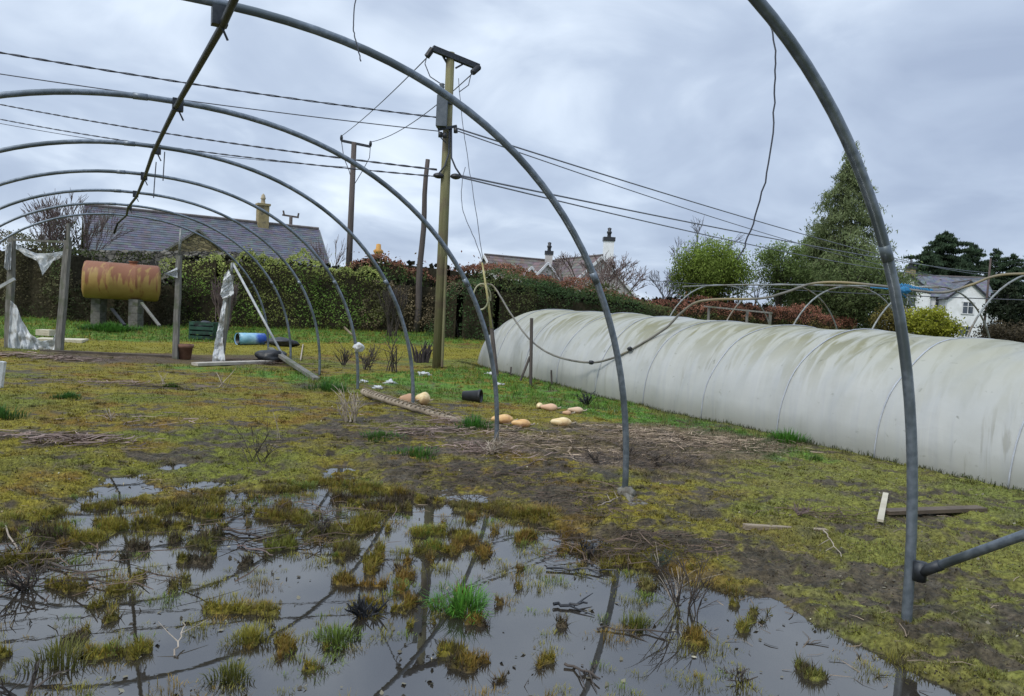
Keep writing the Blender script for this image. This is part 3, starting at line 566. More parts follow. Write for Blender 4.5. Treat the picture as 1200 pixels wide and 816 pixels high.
# ------------------------------------------------------------------ objects on the ground
def plank(px1, px2, w_, h_, m_, label, cat='plank', z1=.02, z2=.02, name='plank', bend=0):
    a, b = G(*px1), G(*px2); a.z = max(a.z, 0)+z1; b.z = max(b.z, 0)+z2; mb = MB(); n_ = 8; P = [a+(b-a)*(j/n_)+Vector((0, 0, bend*math.sin(math.pi*j/n_))) for j in range(n_+1)]
    X_ = (b-a).normalized(); Y_ = Vector((0, 0, 1)).cross(X_).normalized(); vs = []
    for j, p_ in enumerate(P):
        jj = 1+random.uniform(-.025, .025)
        for sy, sz in ((-1, -1), (1, -1), (1, 1), (-1, 1)): vs.append(p_+Y_*sy*w_/2*jj+Vector((0, 0, sz*h_/2)))
    fs = [(j*4+q, j*4+(q+1) % 4, j*4+4+(q+1) % 4, j*4+4+q) for j in range(n_) for q in range(4)]+[(3, 2, 1, 0), tuple(n_*4+q for q in range(4))]
    mb.add(vs, fs); return tag(mb.build(name, m_, loc=a), label, cat)
plank((871, 631), (968, 632), .05, .035, M_plank, 'short weathered batten lying in the mud at right', 'batten', name='batten')
plank((1030, 629), (1037, 590), .045, .02, mat('bleached_lath', (.38, .34, .25), (.50, .46, .35), 3, .8), 'short pale lath lying by the nearest hoop leg', 'lath', name='lath')
plank((1036, 613), (1150, 607), .10, .03, mat('sodden_board', (.07, .052, .036), (.12, .09, .06), 6, .8), 'dark sodden board behind the nearest hoop leg', name='board')
plank((316, 419), (371, 446), .12, .07, M_greypost, 'grey timber rail lying at the feet of the far hoops', 'timber', z1=.22, name='timber_rail')
plank((228, 428), (318, 425), .25, .06, mat('bleached_board', (.30, .27, .22), (.45, .41, .35), 6, .9), 'pale flat boards along the far end of the frame', 'board', name='board')
plank((48, 413), (210, 420), .10, .06, mat('kerb_timber', (.06, .045, .035), (.10, .08, .06), 6, .9), 'long dark sill timber between the end posts', 'timber', name='sill_timber')
plank((44, 399), (100, 401), .7, .08, M_paleplank, 'pale sheet of board lying beyond the end posts', name='board')
plank((46, 396), (62, 397), .3, .16, M_paleplank, 'small pale block on the far sheet of board', name='wood_block', z1=.16, z2=.16)
plank((352, 424), (355, 405), .03, .03, M_palestem, 'thin pale cane lying at foot of far hoops', 'cane', name='cane')
c = G(316, 424); mb = MB(); V, F = lump(c+Vector((0, 0, .12)), (.35, .3, .17), 3); mb.add(V, F); tag(mb.build('dark_sack', M_black, None, True, loc=c), 'dark crumpled sack at the end of the grey timber rail', 'sack')
plank((382, 378), (412, 392), .06, .06, M_plank, 'thin branch pole leaning down out of the hedge', 'pole', z1=.65, name='leaning_pole')
# arched ribbed timber on the mud (half of an old wattle panel)
a, b = G(424, 466), G(538, 500); wt = thing('ribbed_timber', a, 'long weathered ribbed timber lying across the mud by the hoop feet', 'timber'); mb = MB(); n_ = 26; X_ = (b-a).normalized(); Y_ = Vector((0, 0, 1)).cross(X_).normalized()
P = []
for j in range(n_+1):
    u = j/n_; P.append(a+(b-a)*u+Y_*(-.12*math.sin(math.pi*u))+Vector((0, 0, .07-.05*u+.02*math.sin(math.pi*u))))
mb = MB(); mb.tube(P, [.035]+[.058-.022*(j/n_)+.006*math.sin(j*2.3) for j in range(1, n_)]+[.012], 8); mb.build('log', mat('grey_log', (.20, .16, .115), (.36, .30, .22), 8, .9, bump=.5), wt, True)
for j in range(1, n_-1):
    mb = MB(); c = P[j]; q = P[j+1]-P[j]; mb.tube([c+Vector((0, 0, .03))+Y_*(-.05)-q*.3, c+Vector((0, 0, .075)), c+Vector((0, 0, .02))+Y_*.07+q*.4], .009, 5); mb.build('rib', M_plank, wt, True)
# marrows
def marrow(px, py, L_, r_, ang, m_, label, bulge=0, z=0):
    c = G(px, py); o = thing('marrow', c, label, 'marrow', 'marrows lying on the grass'); A = Vector((math.cos(ang), math.sin(ang), 0)); n_ = 16; prof = []
    for j in range(n_+1):
        u = j/n_; rr = r_*math.sin(math.pi*min(max(u, .001), .999))**.45*(1-.18*math.sin(2*math.pi*u+bulge)); prof.append((rr*(.05 if j in (0, n_) else 1), (u-.5)*L_))
    mb = MB(); mb.lathe(c+Vector((0, 0, r_*.85)), prof, A, 20); mb.build('body', m_, o, True)
    e_ = c+Vector((0, 0, r_*.70))+A*(L_*.49); mb = MB(); mb.tube([e_, e_+A*.035+Vector((0, 0, .008)), e_+A*.055+Vector((0, .01, .022))], [.013, .009, .012], 6); mb.build('stalk', M_palestem, o, True)
marrow(588, 502, .30, .065, .05, M_marrow, 'orange marrow lying end to end left of the single pale one')
marrow(610, 505, .26, .055, -.12, M_marrow, 'darker orange marrow tapering towards the pale single one')
marrow(657, 503, .29, .062, -.05, M_paleMarrow, 'single plump pale yellow marrow right of the orange pair')
marrow(643, 484, .27, .055, 0, mat('pink_marrow', (.55, .33, .2), (.68, .46, .3), 5, .6), 'pinkish marrow with a raised neck behind the plump pale one')
marrow(632, 481, .14, .05, 1.4, M_paleMarrow, 'small pale marrow end touching the pinkish one')
marrow(674, 487, .25, .045, 0, mat('beige_marrow', (.55, .38, .24), (.66, .48, .33), 5, .6), 'slim beige marrow furthest right of the group')
marrow(664, 489, .14, .035, .1, mat('brown_marrow', (.45, .26, .14), (.55, .34, .2), 5, .6), 'small brown marrow in front of the slim beige one')
marrow(477, 476, .26, .085, .1, mat('tan_marrow', (.36, .2, .11), (.5, .31, .18), 5, .7), 'tan marrow behind the ribbed timber, left of the fourth hoop leg')
marrow(495, 476, .24, .10, -.3, M_paleMarrow, 'round pale marrow behind the ribbed timber, right of hoop leg')
# black pot lying down
c = G(553, 472); o = thing('black_plant_pot', c, 'black plastic plant pot lying on its side in grass', 'plant pot'); A = Vector((1, -.25, .05)).normalized(); mb = MB(); mb.lathe(c+Vector((-.15, 0, .10)), [(.0, 0), (.075, 0), (.10, .27), (.112, .27), (.112, .31), (.10, .31), (.09, .28), (.07, .01)], A, 20); mb.build('pot', M_black, o, True)
# terracotta pot
c = G(217, 421); o = thing('clay_pot', c, 'upright clay pot standing beside the slim post', 'plant pot'); mb = MB(); mb.lathe(c, [(.0, 0), (.12, 0), (.155, .26), (.175, .26), (.178, .34), (.158, .34), (.15, .28), (0, .27)], (0, 0, 1), 20); mb.build('pot', M_terracotta, o, True)
# blue barrel on its side
c = G(294, 406); o = thing('blue_barrel', c, 'pale blue plastic barrel lying on its side, mouth to the left', 'barrel'); A = Vector((1, 1.0, 0)).normalized(); rr = .18
mb = MB(); mb.lathe(c+Vector((-.42, 0, rr)), [(rr*.88, 0.02), (rr, .0), (rr, .22), (rr*1.03, .24), (rr, .26), (rr, .55), (rr*1.03, .57), (rr, .59), (rr*.98, .85), (0, .86)], A, 24)
mb.build('barrel', mat('blue_barrel_plastic', (.12, .34, .48), (.42, .62, .68), 2.5, .4, c3=(.03, .10, .42), scale3=2), o, True)
mb = MB(); mb.lathe(c+Vector((-.43, 0, rr)), [(rr*1.02, 0), (rr*1.04, .03), (rr*.9, .04), (rr*.86, .4), (0, .6)], A, 24); mb.build('mouth', M_black, o, True)  # black inner surface paints the darkness inside the open barrel
# black crumpled bag beside
c = G(330, 407); mb = MB(); V, F = lump(c+Vector((0, 0, .12)), (.5, .2, .14), 6); mb.add(V, F); tag(mb.build('black_bag', M_black, None, True, loc=c), 'flat crumpled black bag right of the blue barrel', 'bag')
# dark green crate / mesh sack
c = G(239, 398); o = thing('green_crate', c, 'dark green plastic crate standing in grass before the hedge', 'crate'); mg = mat('green_crate_plastic', (.008, .035, .022), (.02, .075, .045), 5, .5, c3=(.005, .012, .01), scale3=4)
wd, dp, hh = .75, .45, .55; mb = MB()
for sx in (-1, 1): mb.box(c+Vector((sx*wd/2, 0, hh/2)), (.04, dp, hh))
for sy in (-1, 1):
    for q in range(4): mb.box(c+Vector((0, sy*dp/2, .07+q*.145)), (wd, .03, .10))
mb.box(c+Vector((0, 0, .03)), (wd-.05, dp-.04, .04)); mb.build('crate', mg, o)
mb = MB(); V, F = lump(c+Vector((0, 0, .33)), (.32, .2, .24), 8); mb.add(V, F); mb.build('lining', M_black, o, True)
# white plastic drum under the tank
c = G(127, 377); o = thing('white_drum', c, 'round white plastic drum with blue base below the rusty tank', 'drum'); mb = MB(); V, F = lump(c+Vector((0, 0, .26)), (.30, .28, .27), 9, amp=.06); mb.add(V, F); mb.build('drum', mat('white_drum_plastic', (.62, .68, .70), (.72, .76, .78), 5, .4), o, True)
mb = MB(); mb.lathe(c+Vector((0, 0, 0)), [(.2, 0), (.27, .05), (.305, .17), (.30, .2)], (.3, 0, 1), 20); mb.build('base', mat('teal_drum_base', (.05, .22, .28), (.1, .3, .36), 5, .5), o, True)

# rusty tank on block piers
Yt = 27.0; cL, cR = at(97, 330, Yt), at(189, 330, Yt); ct = (cL+cR)/2; rt = (at(142, 307, Yt)-at(142, 350, Yt)).length/2; A = Vector((.887, .46, -.012)).normalized(); Lt = 2.5
M_tank = mat('rusty_yellow_paint', (.30, .18, .045), (.35, .225, .06), 4, .6); nt = M_tank.node_tree; N = nt.nodes; L = nt.links; pr = N['Principled BSDF']
src = pr.inputs['Base Color'].links[0].from_socket; tc = N.new('ShaderNodeTexCoord'); sx = N.new('ShaderNodeSeparateXYZ'); L.new(tc.outputs['Object'], sx.inputs[0])
mp = N.new('ShaderNodeMapping'); mp.inputs['Scale'].default_value = (6.0, 2.5, 1.0); L.new(tc.outputs['Object'], mp.inputs[0]); nz = N.new('ShaderNodeTexNoise'); nz.inputs['Scale'].default_value = 1.3; nz.inputs['Detail'].default_value = 7; L.new(mp.outputs[0], nz.inputs[0])
m1 = N.new('ShaderNodeMath'); m1.operation = 'MULTIPLY_ADD'; L.new(sx.outputs[2], m1.inputs[0]); m1.inputs[1].default_value = .34; L.new(nz.outputs[0], m1.inputs[2]); m2 = N.new('ShaderNodeMapRange'); m2.inputs[1].default_value = .49; m2.inputs[2].default_value = .60; L.new(m1.outputs[0], m2.inputs[0])
mm = N.new('ShaderNodeMix'); mm.data_type = 'RGBA'; L.new(src, mm.inputs[6]); mm.inputs[7].default_value = (.215, .08, .032, 1); L.new(m2.outputs[0], mm.inputs[0]); L.new(mm.outputs[2], pr.inputs['Base Color'])
tk = thing('rusty_tank', ct, 'yellow cylindrical fuel tank streaked with rust lying on its side', 'tank')
mb = MB(); mb.lathe(ct-A*Lt/2, [(0, -.02), (rt*.6, .0), (rt*.93, .05), (rt, .12), (rt, Lt*.33), (rt*1.006, Lt*.335), (rt, Lt*.34), (rt, Lt*.66), (rt*1.006, Lt*.665), (rt, Lt*.67), (rt, Lt-.12), (rt*.93, Lt-.05), (rt*.6, Lt), (0, Lt+.02)], A, 40); mb.build('tank_shell', M_tank, tk, True)
mb = MB(); mb.lathe(ct+A*.35+Vector((0, 0, rt-.02)), [(.13, 0), (.13, .08), (.16, .08), (.16, .12), (0, .12)], (0, 0, 1), 16); mb.build('filler_cap', mat('rust', (.16, .06, .03), (.24, .1, .05), 9, .9), tk)
for px, lab in ((116, 'left grey block pier holding up the rusty tank'), (160, 'right grey block pier holding up the rusty tank')):
    t_ = at(px, 349, Yt); g_ = base(t_.x, t_.y); o = thing('block_pier', (t_.x, t_.y, g_), lab, 'pier', 'block piers under the tank'); nB = 4; top = ct.z-rt*.93; bh = (top-g_)/nB
    for q in range(nB): mb = MB(); mb.box((t_.x+random.uniform(-.01, .01), t_.y, g_+bh*(q+.5)), (.33, .45, bh*.97)); mb.build('block', M_concrete, o)
for (x1, y1, x2, y2, lab) in ((166, 355, 187, 382, 'grey timber prop slanting from the right pier to the grass'), (131, 362, 146, 381, 'dark bent pipe leaning below the tank')):
    a = at(x1, y1, Yt-.9); b = at(x2, y2, Yt-2.2); mb = MB(); mb.beam(a, b, .09, .05); tag(mb.build('leaning_prop', M_greypost if x1 > 150 else M_steel_dark, loc=b), lab, 'prop')

# ------------------------------------------------------------------ utility poles and cables
pb = G(513, 432); Yp = pb.y; tp = at(528, 62, Yp)
up = thing('utility_pole', pb, 'greenish timber electricity pole with transformer standing inside the field', 'utility pole')
mb = MB(); mb.tube([pb+Vector((0, 0, -.3)), pb+(tp-pb)*.5, tp], [.14, .12, .10], 14); mb.build('pole', M_polewood, up, True)
mb = MB(); mb.tube([at(518, 430, Yp-.16), at(523, 300, Yp-.16)], .035, 6); mb.build('cable_guard', M_polewood, up)
c1, c2 = at(507, 57, Yp-.25), at(561, 79, Yp+.25); mb = MB(); mb.beam(c1, c2, .12, .13); mb.build('crossarm', M_steel_dark, up)
mb = MB(); mb.beam(at(525, 76, Yp), at(518, 64, Yp-.1), .04, .04); mb.beam(at(534, 80, Yp), at(545, 74, Yp+.1), .04, .04); mb.build('arm_strut', M_steel_dark, up)
for p0, q0 in ((c1, at(500, 67, Yp-.3)), (c2, at(554, 85, Yp-.1))):
    mb = MB(); nr = 7
    mb.tube([p0+(q0-p0)*(j/14) for j in range(15)], [.075 if j % 2 else .035 for j in range(15)], 10); mb.build('insulator', M_black, up, True)
tt0 = at(518, 148, Yp-.30); tt1 = at(518, 112, Yp-.30)
mb = MB(); mb.box((tt0+tt1)/2+Vector((0, 0, -.02)), (.24, .26, (tt1-tt0).length)); mb.build('transformer', M_trafo, up)
mb = MB(); q1 = at(518, 98, Yp-.30)
mb.tube([tt1+(q1-tt1)*(j/10) for j in range(11)], [.07 if j % 2 else .045 for j in range(11)], 8); mb.build('bushing', M_trafo, up, True)
mb = MB(); mb.beam(at(514, 152, Yp-.3), at(535, 148, Yp-.1), .06, .06); mb.beam(at(521, 118, Yp-.2), at(530, 122, Yp-.1), .05, .05); mb.build('bracket', M_steel_dark, up)
for (xx, yy) in ((516, 155), (521, 156), (534, 150)): mb = MB(); mb.tube([at(xx, yy, Yp-.3), at(xx, yy+6, Yp-.3)], .05, 8); mb.build('fuse', M_black, up, True)
for (xx, yy) in ((514, 206), (534, 207)): V, F = lump(at(xx, yy, Yp-.1), (.13, .1, .07), xx, amp=.05); mb = MB(); mb.add(V, F); mb.build('cable_clamp', M_black, up, True)
def drop(parent, pts, r=.018):
    mb = MB(); mb.tube([Vector(p) for p in pts], r, 6); mb.build('downlead', M_cable, parent, True)
drop(up, [at(500, 67, Yp-.3), at(498, 75, Yp-.3), at(504, 90, Yp-.3), at(516, 98, Yp-.3)], .012)
drop(up, [at(552, 87, Yp-.1), at(549, 100, Yp-.1), at(538, 108, Yp-.15)], .012)
drop(up, [at(527, 150, Yp-.15), at(526, 180, Yp-.15), at(521, 195, Yp-.15), at(514, 204, Yp-.15)], .022)
drop(up, [at(529, 150, Yp-.15), at(529, 185, Yp-.15), at(534, 197, Yp-.1), at(540, 206, Yp-.1)], .022)
drop(up, [at(513, 150, Yp-.3), at(517, 162, Yp-.3), at(523, 168, Yp-.2)], .015)
# second pole
p2b = gnd(408, 384); Y2 = 33.0; p2b = at(408, 330, Y2); p2b.z = base(p2b.x, p2b.y); t2 = at(415, 167, Y2); p2 = thing('utility_pole', p2b, 'dark timber electricity pole with short crossarm behind the hedge', 'utility pole')
mb = MB(); mb.tube([p2b, t2], [.15, .11], 10); mb.build('pole', M_darkpole, p2, True)
k1, k2 = at(400, 165, Y2), at(434, 172, Y2); mb = MB(); mb.beam(k1, k2, .10, .10); mb.build('crossarm', M_steel_dark, p2)
for kk in (k1, k2): mb = MB(); mb.tube([kk, kk+Vector((0, 0, .12)), kk+Vector((0, 0, .24))], [.05, .07, .04], 8); mb.build('insulator', M_steel_dark, p2, True)
drop(p2, [k1, at(403, 185, Y2), at(409, 200, Y2), at(413, 215, Y2)]); drop(p2, [k2, at(433, 185, Y2), at(425, 200, Y2), at(416, 215, Y2)])
Y3 = 31.0; b3 = at(490, 340, Y3); b3.z = base(b3.x, b3.y); t3 = at(501, 187, Y3); mb = MB(); P = [b3+(t3-b3)*(j/10)+Vector((.03*math.sin(j*1.3), 0, 0)) for j in range(11)]; mb.tube(P, [.14-.005*j for j in range(11)], 10)
tag(mb.build('bare_pole', M_darkpole, None, True, loc=b3), 'plain dark timber pole without a crossarm, left of the transformer pole', 'pole')
Y4 = 62.0; b4 = at(340, 300, Y4); b4.z = .5; t4 = at(341, 253, Y4); o = thing('utility_pole', b4, 'small distant pole top with crossarm beyond the slate roof', 'utility pole'); mb = MB(); mb.tube([b4, t4], [.16, .14], 8); mb.build('pole', M_darkpole, o, True); mb = MB(); mb.beam(at(331, 252, Y4), at(350, 255, Y4), .12, .14); mb.tube([at(333, 252, Y4), at(332, 247, Y4)], .08, 6); mb.tube([at(349, 255, Y4), at(350, 250, Y4)], .08, 6); mb.build('crossarm', M_darkpole, o)
Y5 = 76.0; b5 = at(1155, 362, Y5); b5.z = .5; t5 = at(1161, 303, Y5); mb = MB(); mb.tube([b5, t5], [.12, .09], 8); tag(mb.build('bare_pole', mat('reddish_pole', (.07, .05, .045), (.11, .08, .07), 5, .9), None, True, loc=b5), 'reddish timber pole standing in front of the white house', 'pole')

def cable(p1, p2_, sag, r, label, group, m_=M_cable, twist=False):
    p1 = Vector(p1); p2_ = Vector(p2_); n_ = 60; P = [p1+(p2_-p1)*(j/n_)-Vector((0, 0, sag*4*(j/n_)*(1-j/n_))) for j in range(n_+1)]
    mb = MB()
    if twist:
        n_ = int((p2_-p1).length/.12); X_ = (p2_-p1).normalized(); Y_ = Vector((0, 0, 1)).cross(X_).normalized(); Z_ = X_.cross(Y_)
        for s_ in (0, math.pi):
            Q = []
            for j in range(n_+1):
                u = j/n_; q = p1+(p2_-p1)*u-Vector((0, 0, sag*4*u*(1-u))); ph = j*.9+s_; Q.append(q+(Y_*math.cos(ph)+Z_*math.sin(ph))*r*.75)
            mb.tube(Q, r*.8, 4)
    else: mb.tube(P, r, 6)
    return tag(mb.build('overhead_cable', m_, None, True, loc=p1), label, 'cable', group)
LV = 'overhead cables on the left of the transformer pole'; RV = 'overhead cables on the right of the transformer pole'
cable(at(-160, 33, Yp-3), at(514, 138, Yp-.3), .10, .018, 'topmost thick twisted cable running left from the transformer', LV, twist=True)
cable(at(-160, 62, Yp-3), at(515, 154, Yp-.3), .08, .011, 'thin cable just below the topmost one, left of the transformer', LV)
cable(at(-160, 88, Yp+9), at(512, 199, Yp-.1), .25, .018, 'third cable down left of the pole, reaching the lower clamp', LV, twist=True)
cable(at(-160, 104, Yp+9), at(512, 207, Yp-.1), .35, .016, 'fourth cable down left of the pole, reaching the lower clamp', LV, twist=True)
cable(at(-160, 112, Yp+11), at(408, 196, Y2), .4, .012, 'faint lowest cable running left towards the dark crossarm pole', LV)
E1 = 75.0
cable(at(537, 151, Yp), at(1150, 322, E1), .5, .022, 'upper cable running right from the pole past the conifer', RV, M_farcable)
cable(at(537, 154, Yp), at(1158, 328, E1), .9, .016, 'second cable running right from the pole past the conifer', RV, M_farcable)
cable(at(540, 206, Yp), at(1158, 320, E1), .3, .024, 'third cable running right from the lower clamp', RV, M_farcable)
cable(at(540, 208, Yp), at(1160, 326, E1), .7, .020, 'lowest cable running right from the lower clamp', RV, M_farcable)
cable(at(500, 68, Yp-.3), k1+Vector((0, 0, .2)), .1, .014, 'bare wire from the crossarm left end down to the far crossarm', 'bare wires between the two crossarms')
cable(at(554, 86, Yp-.1), k2+Vector((0, 0, .2)), .3, .014, 'bare wire passing behind the transformer to the far crossarm', 'bare wires between the two crossarms')
cable(at(690, 322, 58), at(1205, 352, 30), .2, .02, 'faint wire crossing low in front of the tree tops', 'low wires')
wire('hanging_wire', [at(537, 92, Yp), at(543, 150, Yp-.3), at(548, 185, Yp-.5), at(555, 230, Yp-1), at(566, 305, Yp-1.6)], .008, M_cable, 'right strand of wire falling from the pole to the cane', 'wire', jit=.008)
wire('hanging_wire', [at(545, 196, Yp-.3), at(541, 220, Yp-.5), at(543, 248, Yp-.8), at(556, 280, Yp-1.2), at(567, 310, Yp-1.6)], .008, M_cable, 'left strand of wire falling from the pole to the cane', 'wire', jit=.008)

# stake, cane, hose and the long draped pipe
sb = G(583, 443); st = at(575, 375, sb.y+.2); o = thing('leaning_stake', sb, 'dark leaning stake with a yellow cane tied to its top', 'stake'); mb = MB(); mb.tube([sb-Vector((0, 0, .1)), st], [.055, .045], 6); mb.build('stake', M_darkpole, o)
ctop = at(565, 308, sb.y+.2); mb = MB(); mb.tube([at(576, 385, sb.y+.15), at(571, 345, sb.y+.17), ctop], [.03, .028, .02], 6); mb.build('cane', M_cane, o, True)
mb = MB(); mb.tube([at(574, 374, sb.y+.1), at(576, 384, sb.y+.1)], .06, 8); mb.build('tie', M_rope, o) if False else None
P = []
for j in range(22): a_ = 2*math.pi*j/20; P.append(at(563+9.5*math.cos(a_)+.12*j, 348+15*math.sin(a_), sb.y+.1+.01*j))
wire('hose_loop', P, .02, M_hose, 'small loop of yellowed hose hung on the cane', 'hose')
fr2 = at(690, 425, 13.5)
wire('draped_pipe', [at(569, 334, 17.0), at(576, 334, 16.9), at(583, 342, 16.8), at(600, 370, 16.2), at(622, 399, 15.6), at(650, 417, 15.0), at(690, 425, 14.4), at(720, 419, 14.0), at(750, 404, 13.7), at(780, 385, 13.5), at(797, 368, 13.4), at(815, 355, 13.3), at(840, 351, 13.2), at(890, 350, 13.2), at(920, 343, 13.2), at(950, 333, 13.2), at(985, 331, 13), at(1040, 336, 12.6), at(1100, 343, 12.3), at(1135, 335, 12.2), at(1165, 324, 12.1), at(1200, 321, 12.0), at(1300, 322, 11.6)], .021, M_pipe, 'long mossy pipe sagging across the white tunnel to the rear hoops', 'pipe', n=8, jit=.004)
for px, py in ((693, 425), (738, 409)): V, F = lump(at(px, py, 14.2 if px < 700 else 13.75), (.05, .04, .04), px); mb = MB(); mb.add(V, F); tag(mb.build('pipe_tie', M_black, None, True, loc=at(px, py, 14)), 'small black tie on the sagging pipe, ' + ('at its lowest point' if px < 700 else 'where it starts to rise'), 'tie')
for (px, py, px2, py2, r_, lab) in ((622, 452, 623, 373, .035, 'straight dark stake standing before the white tunnel'), (647, 452, 646, 434, .02, 'short thin peg right of the straight stake'), (598, 440, 599, 430, .02, 'short thin peg left of the straight stake')):
    b_ = G(px, py); t_ = at(px2, py2, b_.y); o = thing('stake', b_, lab, 'stake'); mb = MB(); mb.tube([b_-Vector((0, 0, .1)), t_], r_, 6); mb.build('upright', M_darkpole, o)
    if px == 622: mb = MB(); mb.tube([at(621, 418, b_.y), at(610, 446, b_.y)], .025, 6); mb.build('strut', M_darkpole, o)

# ------------------------------------------------------------------ white low polytunnel
bn, bf = gnd(1200, 585), gnd(572, 432); ax = (bf-bn); ax.z = 0; Lw = ax.length; ax.normalize(); px_ = Vector((ax.y, -ax.x, 0)).normalized()
HW, HT = 1.8, 1.50
n0 = bn-ax*4.5; LT = Lw+6.5; nS = 420; nA = 60; V = []; CL = []
tun = thing('white_polytunnel', bn+ax*Lw/2+px_*HW, 'low white plastic polytunnel with green algae stains', 'polytunnel')
spc = 1.55
def wprof(s, a):
    e = max(0, (s-(LT-2.6))/2.6); w_ = HW*(1-.30*e*e); h_ = HT*(1+.09*s/LT)*math.sqrt(max(1-e**2.2, .0))
    ph = (s/spc) % 1; sag = 4*ph*(1-ph); c_, s_ = math.cos(a), math.sin(a)
    x_ = -w_*math.copysign(abs(c_)**(2/2.35), c_); z_ = h_*abs(s_)**(2/2.35)
    k = 1-.014*sag*s_; wr = .018*mnoise.noise(Vector((s*5+a*2, a*1.2, 3)))+.02*mnoise.noise(Vector((s*1.1, a*2, 9)))+.006*math.sin(s*11+a*3+2*mnoise.noise(Vector((s, a*2, 1))))*s_*(.5+.5*mnoise.noise(Vector((s*.7, a, 5))))
    return x_*(k+wr), z_*(k+wr)-.02
for i_ in range(nS+1):
    s = LT*i_/nS
    for j in range(nA+1):
        a = math.pi*j/nA; x_, z_ = wprof(s, a); q = n0+ax*s+px_*(HW+x_); gz = hz(q.x, q.y) if False else base(q.x, q.y); V.append((q.x, q.y, gz+max(z_, -.02)))
F = np.array([(i_*(nA+1)+j, i_*(nA+1)+j+1, (i_+1)*(nA+1)+j+1, (i_+1)*(nA+1)+j) for i_ in range(nS) for j in range(nA)])
M_poly = mat('polythene', (.46, .47, .445), (.54, .545, .515), 1.2, .34, trans=.25, spec=.35, bump=.15, bscale=14)
nt = M_poly.node_tree; N = nt.nodes; L = nt.links; pr = N['Principled BSDF']; link0 = pr.inputs['Base Color'].links[0].from_socket
uv = N.new('ShaderNodeAttribute'); uv.attribute_name = 'Col'; sx = N.new('ShaderNodeSeparateColor'); L.new(uv.outputs[0], sx.inputs[0])
cbx = N.new('ShaderNodeCombineXYZ'); dg = N.new('ShaderNodeMath'); dg.operation = 'MULTIPLY_ADD'; L.new(sx.outputs[1], dg.inputs[0]); dg.inputs[1].default_value = -.05; L.new(sx.outputs[0], dg.inputs[2]); L.new(dg.outputs[0], cbx.inputs[0]); L.new(sx.outputs[1], cbx.inputs[1])
def nnode(sc, vx, vy, det=6):
    mp = N.new('ShaderNodeMapping'); mp.inputs['Scale'].default_value = (vx, vy, 1); L.new(cbx.outputs[0], mp.inputs[0]); nz = N.new('ShaderNodeTexNoise'); nz.inputs['Scale'].default_value = sc; nz.inputs['Detail'].default_value = det; nz.inputs['Distortion'].default_value = .5; L.new(mp.outputs[0], nz.inputs[0]); return nz.outputs[0]
def mrn(src, a, b, c=0, d=1):
    m_ = N.new('ShaderNodeMapRange'); m_.inputs[1].default_value = a; m_.inputs[2].default_value = b; m_.inputs[3].default_value = c; m_.inputs[4].default_value = d; L.new(src, m_.inputs[0]); return m_.outputs[0]
def mt(op, a, b):
    m_ = N.new('ShaderNodeMath'); m_.operation = op
    for i_, v in enumerate((a, b)):
        if isinstance(v, (int, float)): m_.inputs[i_].default_value = v
        else: L.new(v, m_.inputs[i_])
    return m_.outputs[0]
def mixc(a, col_, f):
    m_ = N.new('ShaderNodeMix'); m_.data_type = 'RGBA'; L.new(a, m_.inputs[6]); m_.inputs[7].default_value = (*col_, 1); L.new(f, m_.inputs[0]); return m_.outputs[2]
up_ = mrn(sx.outputs[1], .15, .40); big = mrn(nnode(1, 12, 3), .40, .62); fine = mrn(nnode(1, 110, 5, 4), .45, .56); wide = mrn(nnode(1, 9, 2), .42, .55)
c_ = mixc(link0, (.43, .42, .31), mt('MULTIPLY', up_, mrn(nnode(1, 12, 3), .30, .50)))
c_ = mixc(c_, (.22, .205, .085), mt('MULTIPLY', mt('MULTIPLY', mrn(sx.outputs[1], .10, .34), fine), mt('ADD', mt('MULTIPLY', wide, .7), .12)))
c_ = mixc(c_, (.15, .13, .05), mt('MULTIPLY', mrn(nnode(1, 150, 4, 5), .60, .66), mt('MULTIPLY', mrn(nnode(1, 7, 3), .48, .6), .35)))
c_ = mixc(c_, (.36, .38, .42), mt('MULTIPLY', mrn(nnode(1, 200, 3, 3), .5, .62), mt('MULTIPLY', mrn(sx.outputs[1], .3, .05), .22)))
bps = [n_ for n_ in N if n_.type == 'BUMP'][0]; hb = mt('ADD', mt('MULTIPLY', nnode(1, 130, 3, 4), .7), mt('MULTIPLY', nnode(1, 60, 30, 4), .5)); L.new(hb, bps.inputs['Height']); bps.inputs['Strength'].default_value = .5; bps.inputs['Distance'].default_value = .022
c_ = mixc(c_, (.12, .125, .08), mt('MULTIPLY', mrn(nnode(1, 160, 40, 3), .68, .76), .5))
c_ = mixc(c_, (.14, .135, .07), mt('MULTIPLY', mrn(sx.outputs[1], .07, .0), .5))
L.new(c_, pr.inputs['Base Color'])
for n_ in N:
    if n_.type == 'BSDF_TRANSLUCENT': L.new(c_, n_.inputs[0])
colr = [(i_/nS, min(j, nA-j)/nA*2*.5, 0) for i_ in range(nS+1) for j in range(nA+1)]
link('cover', np.array(V), F, M_poly, tun, True, None, colr)
# end gather
for k in range(int(LT/spc)+1):
    s = k*spc; mb = MB(); P = []
    for j in range(33):
        a = math.pi*j/32; x_, z_ = wprof(s, a); q = n0+ax*s+px_*(HW+x_*1.004); P.append(Vector((q.x, q.y, base(q.x, q.y)+z_*1.004)))
    mb.tube(P, .009, 6); mb.build('hoop', mat('hoop_under_plastic', (.32, .34, .37), (.40, .42, .45), 8, .5) if k == 0 else bpy.data.materials['hoop_under_plastic'], tun, True)
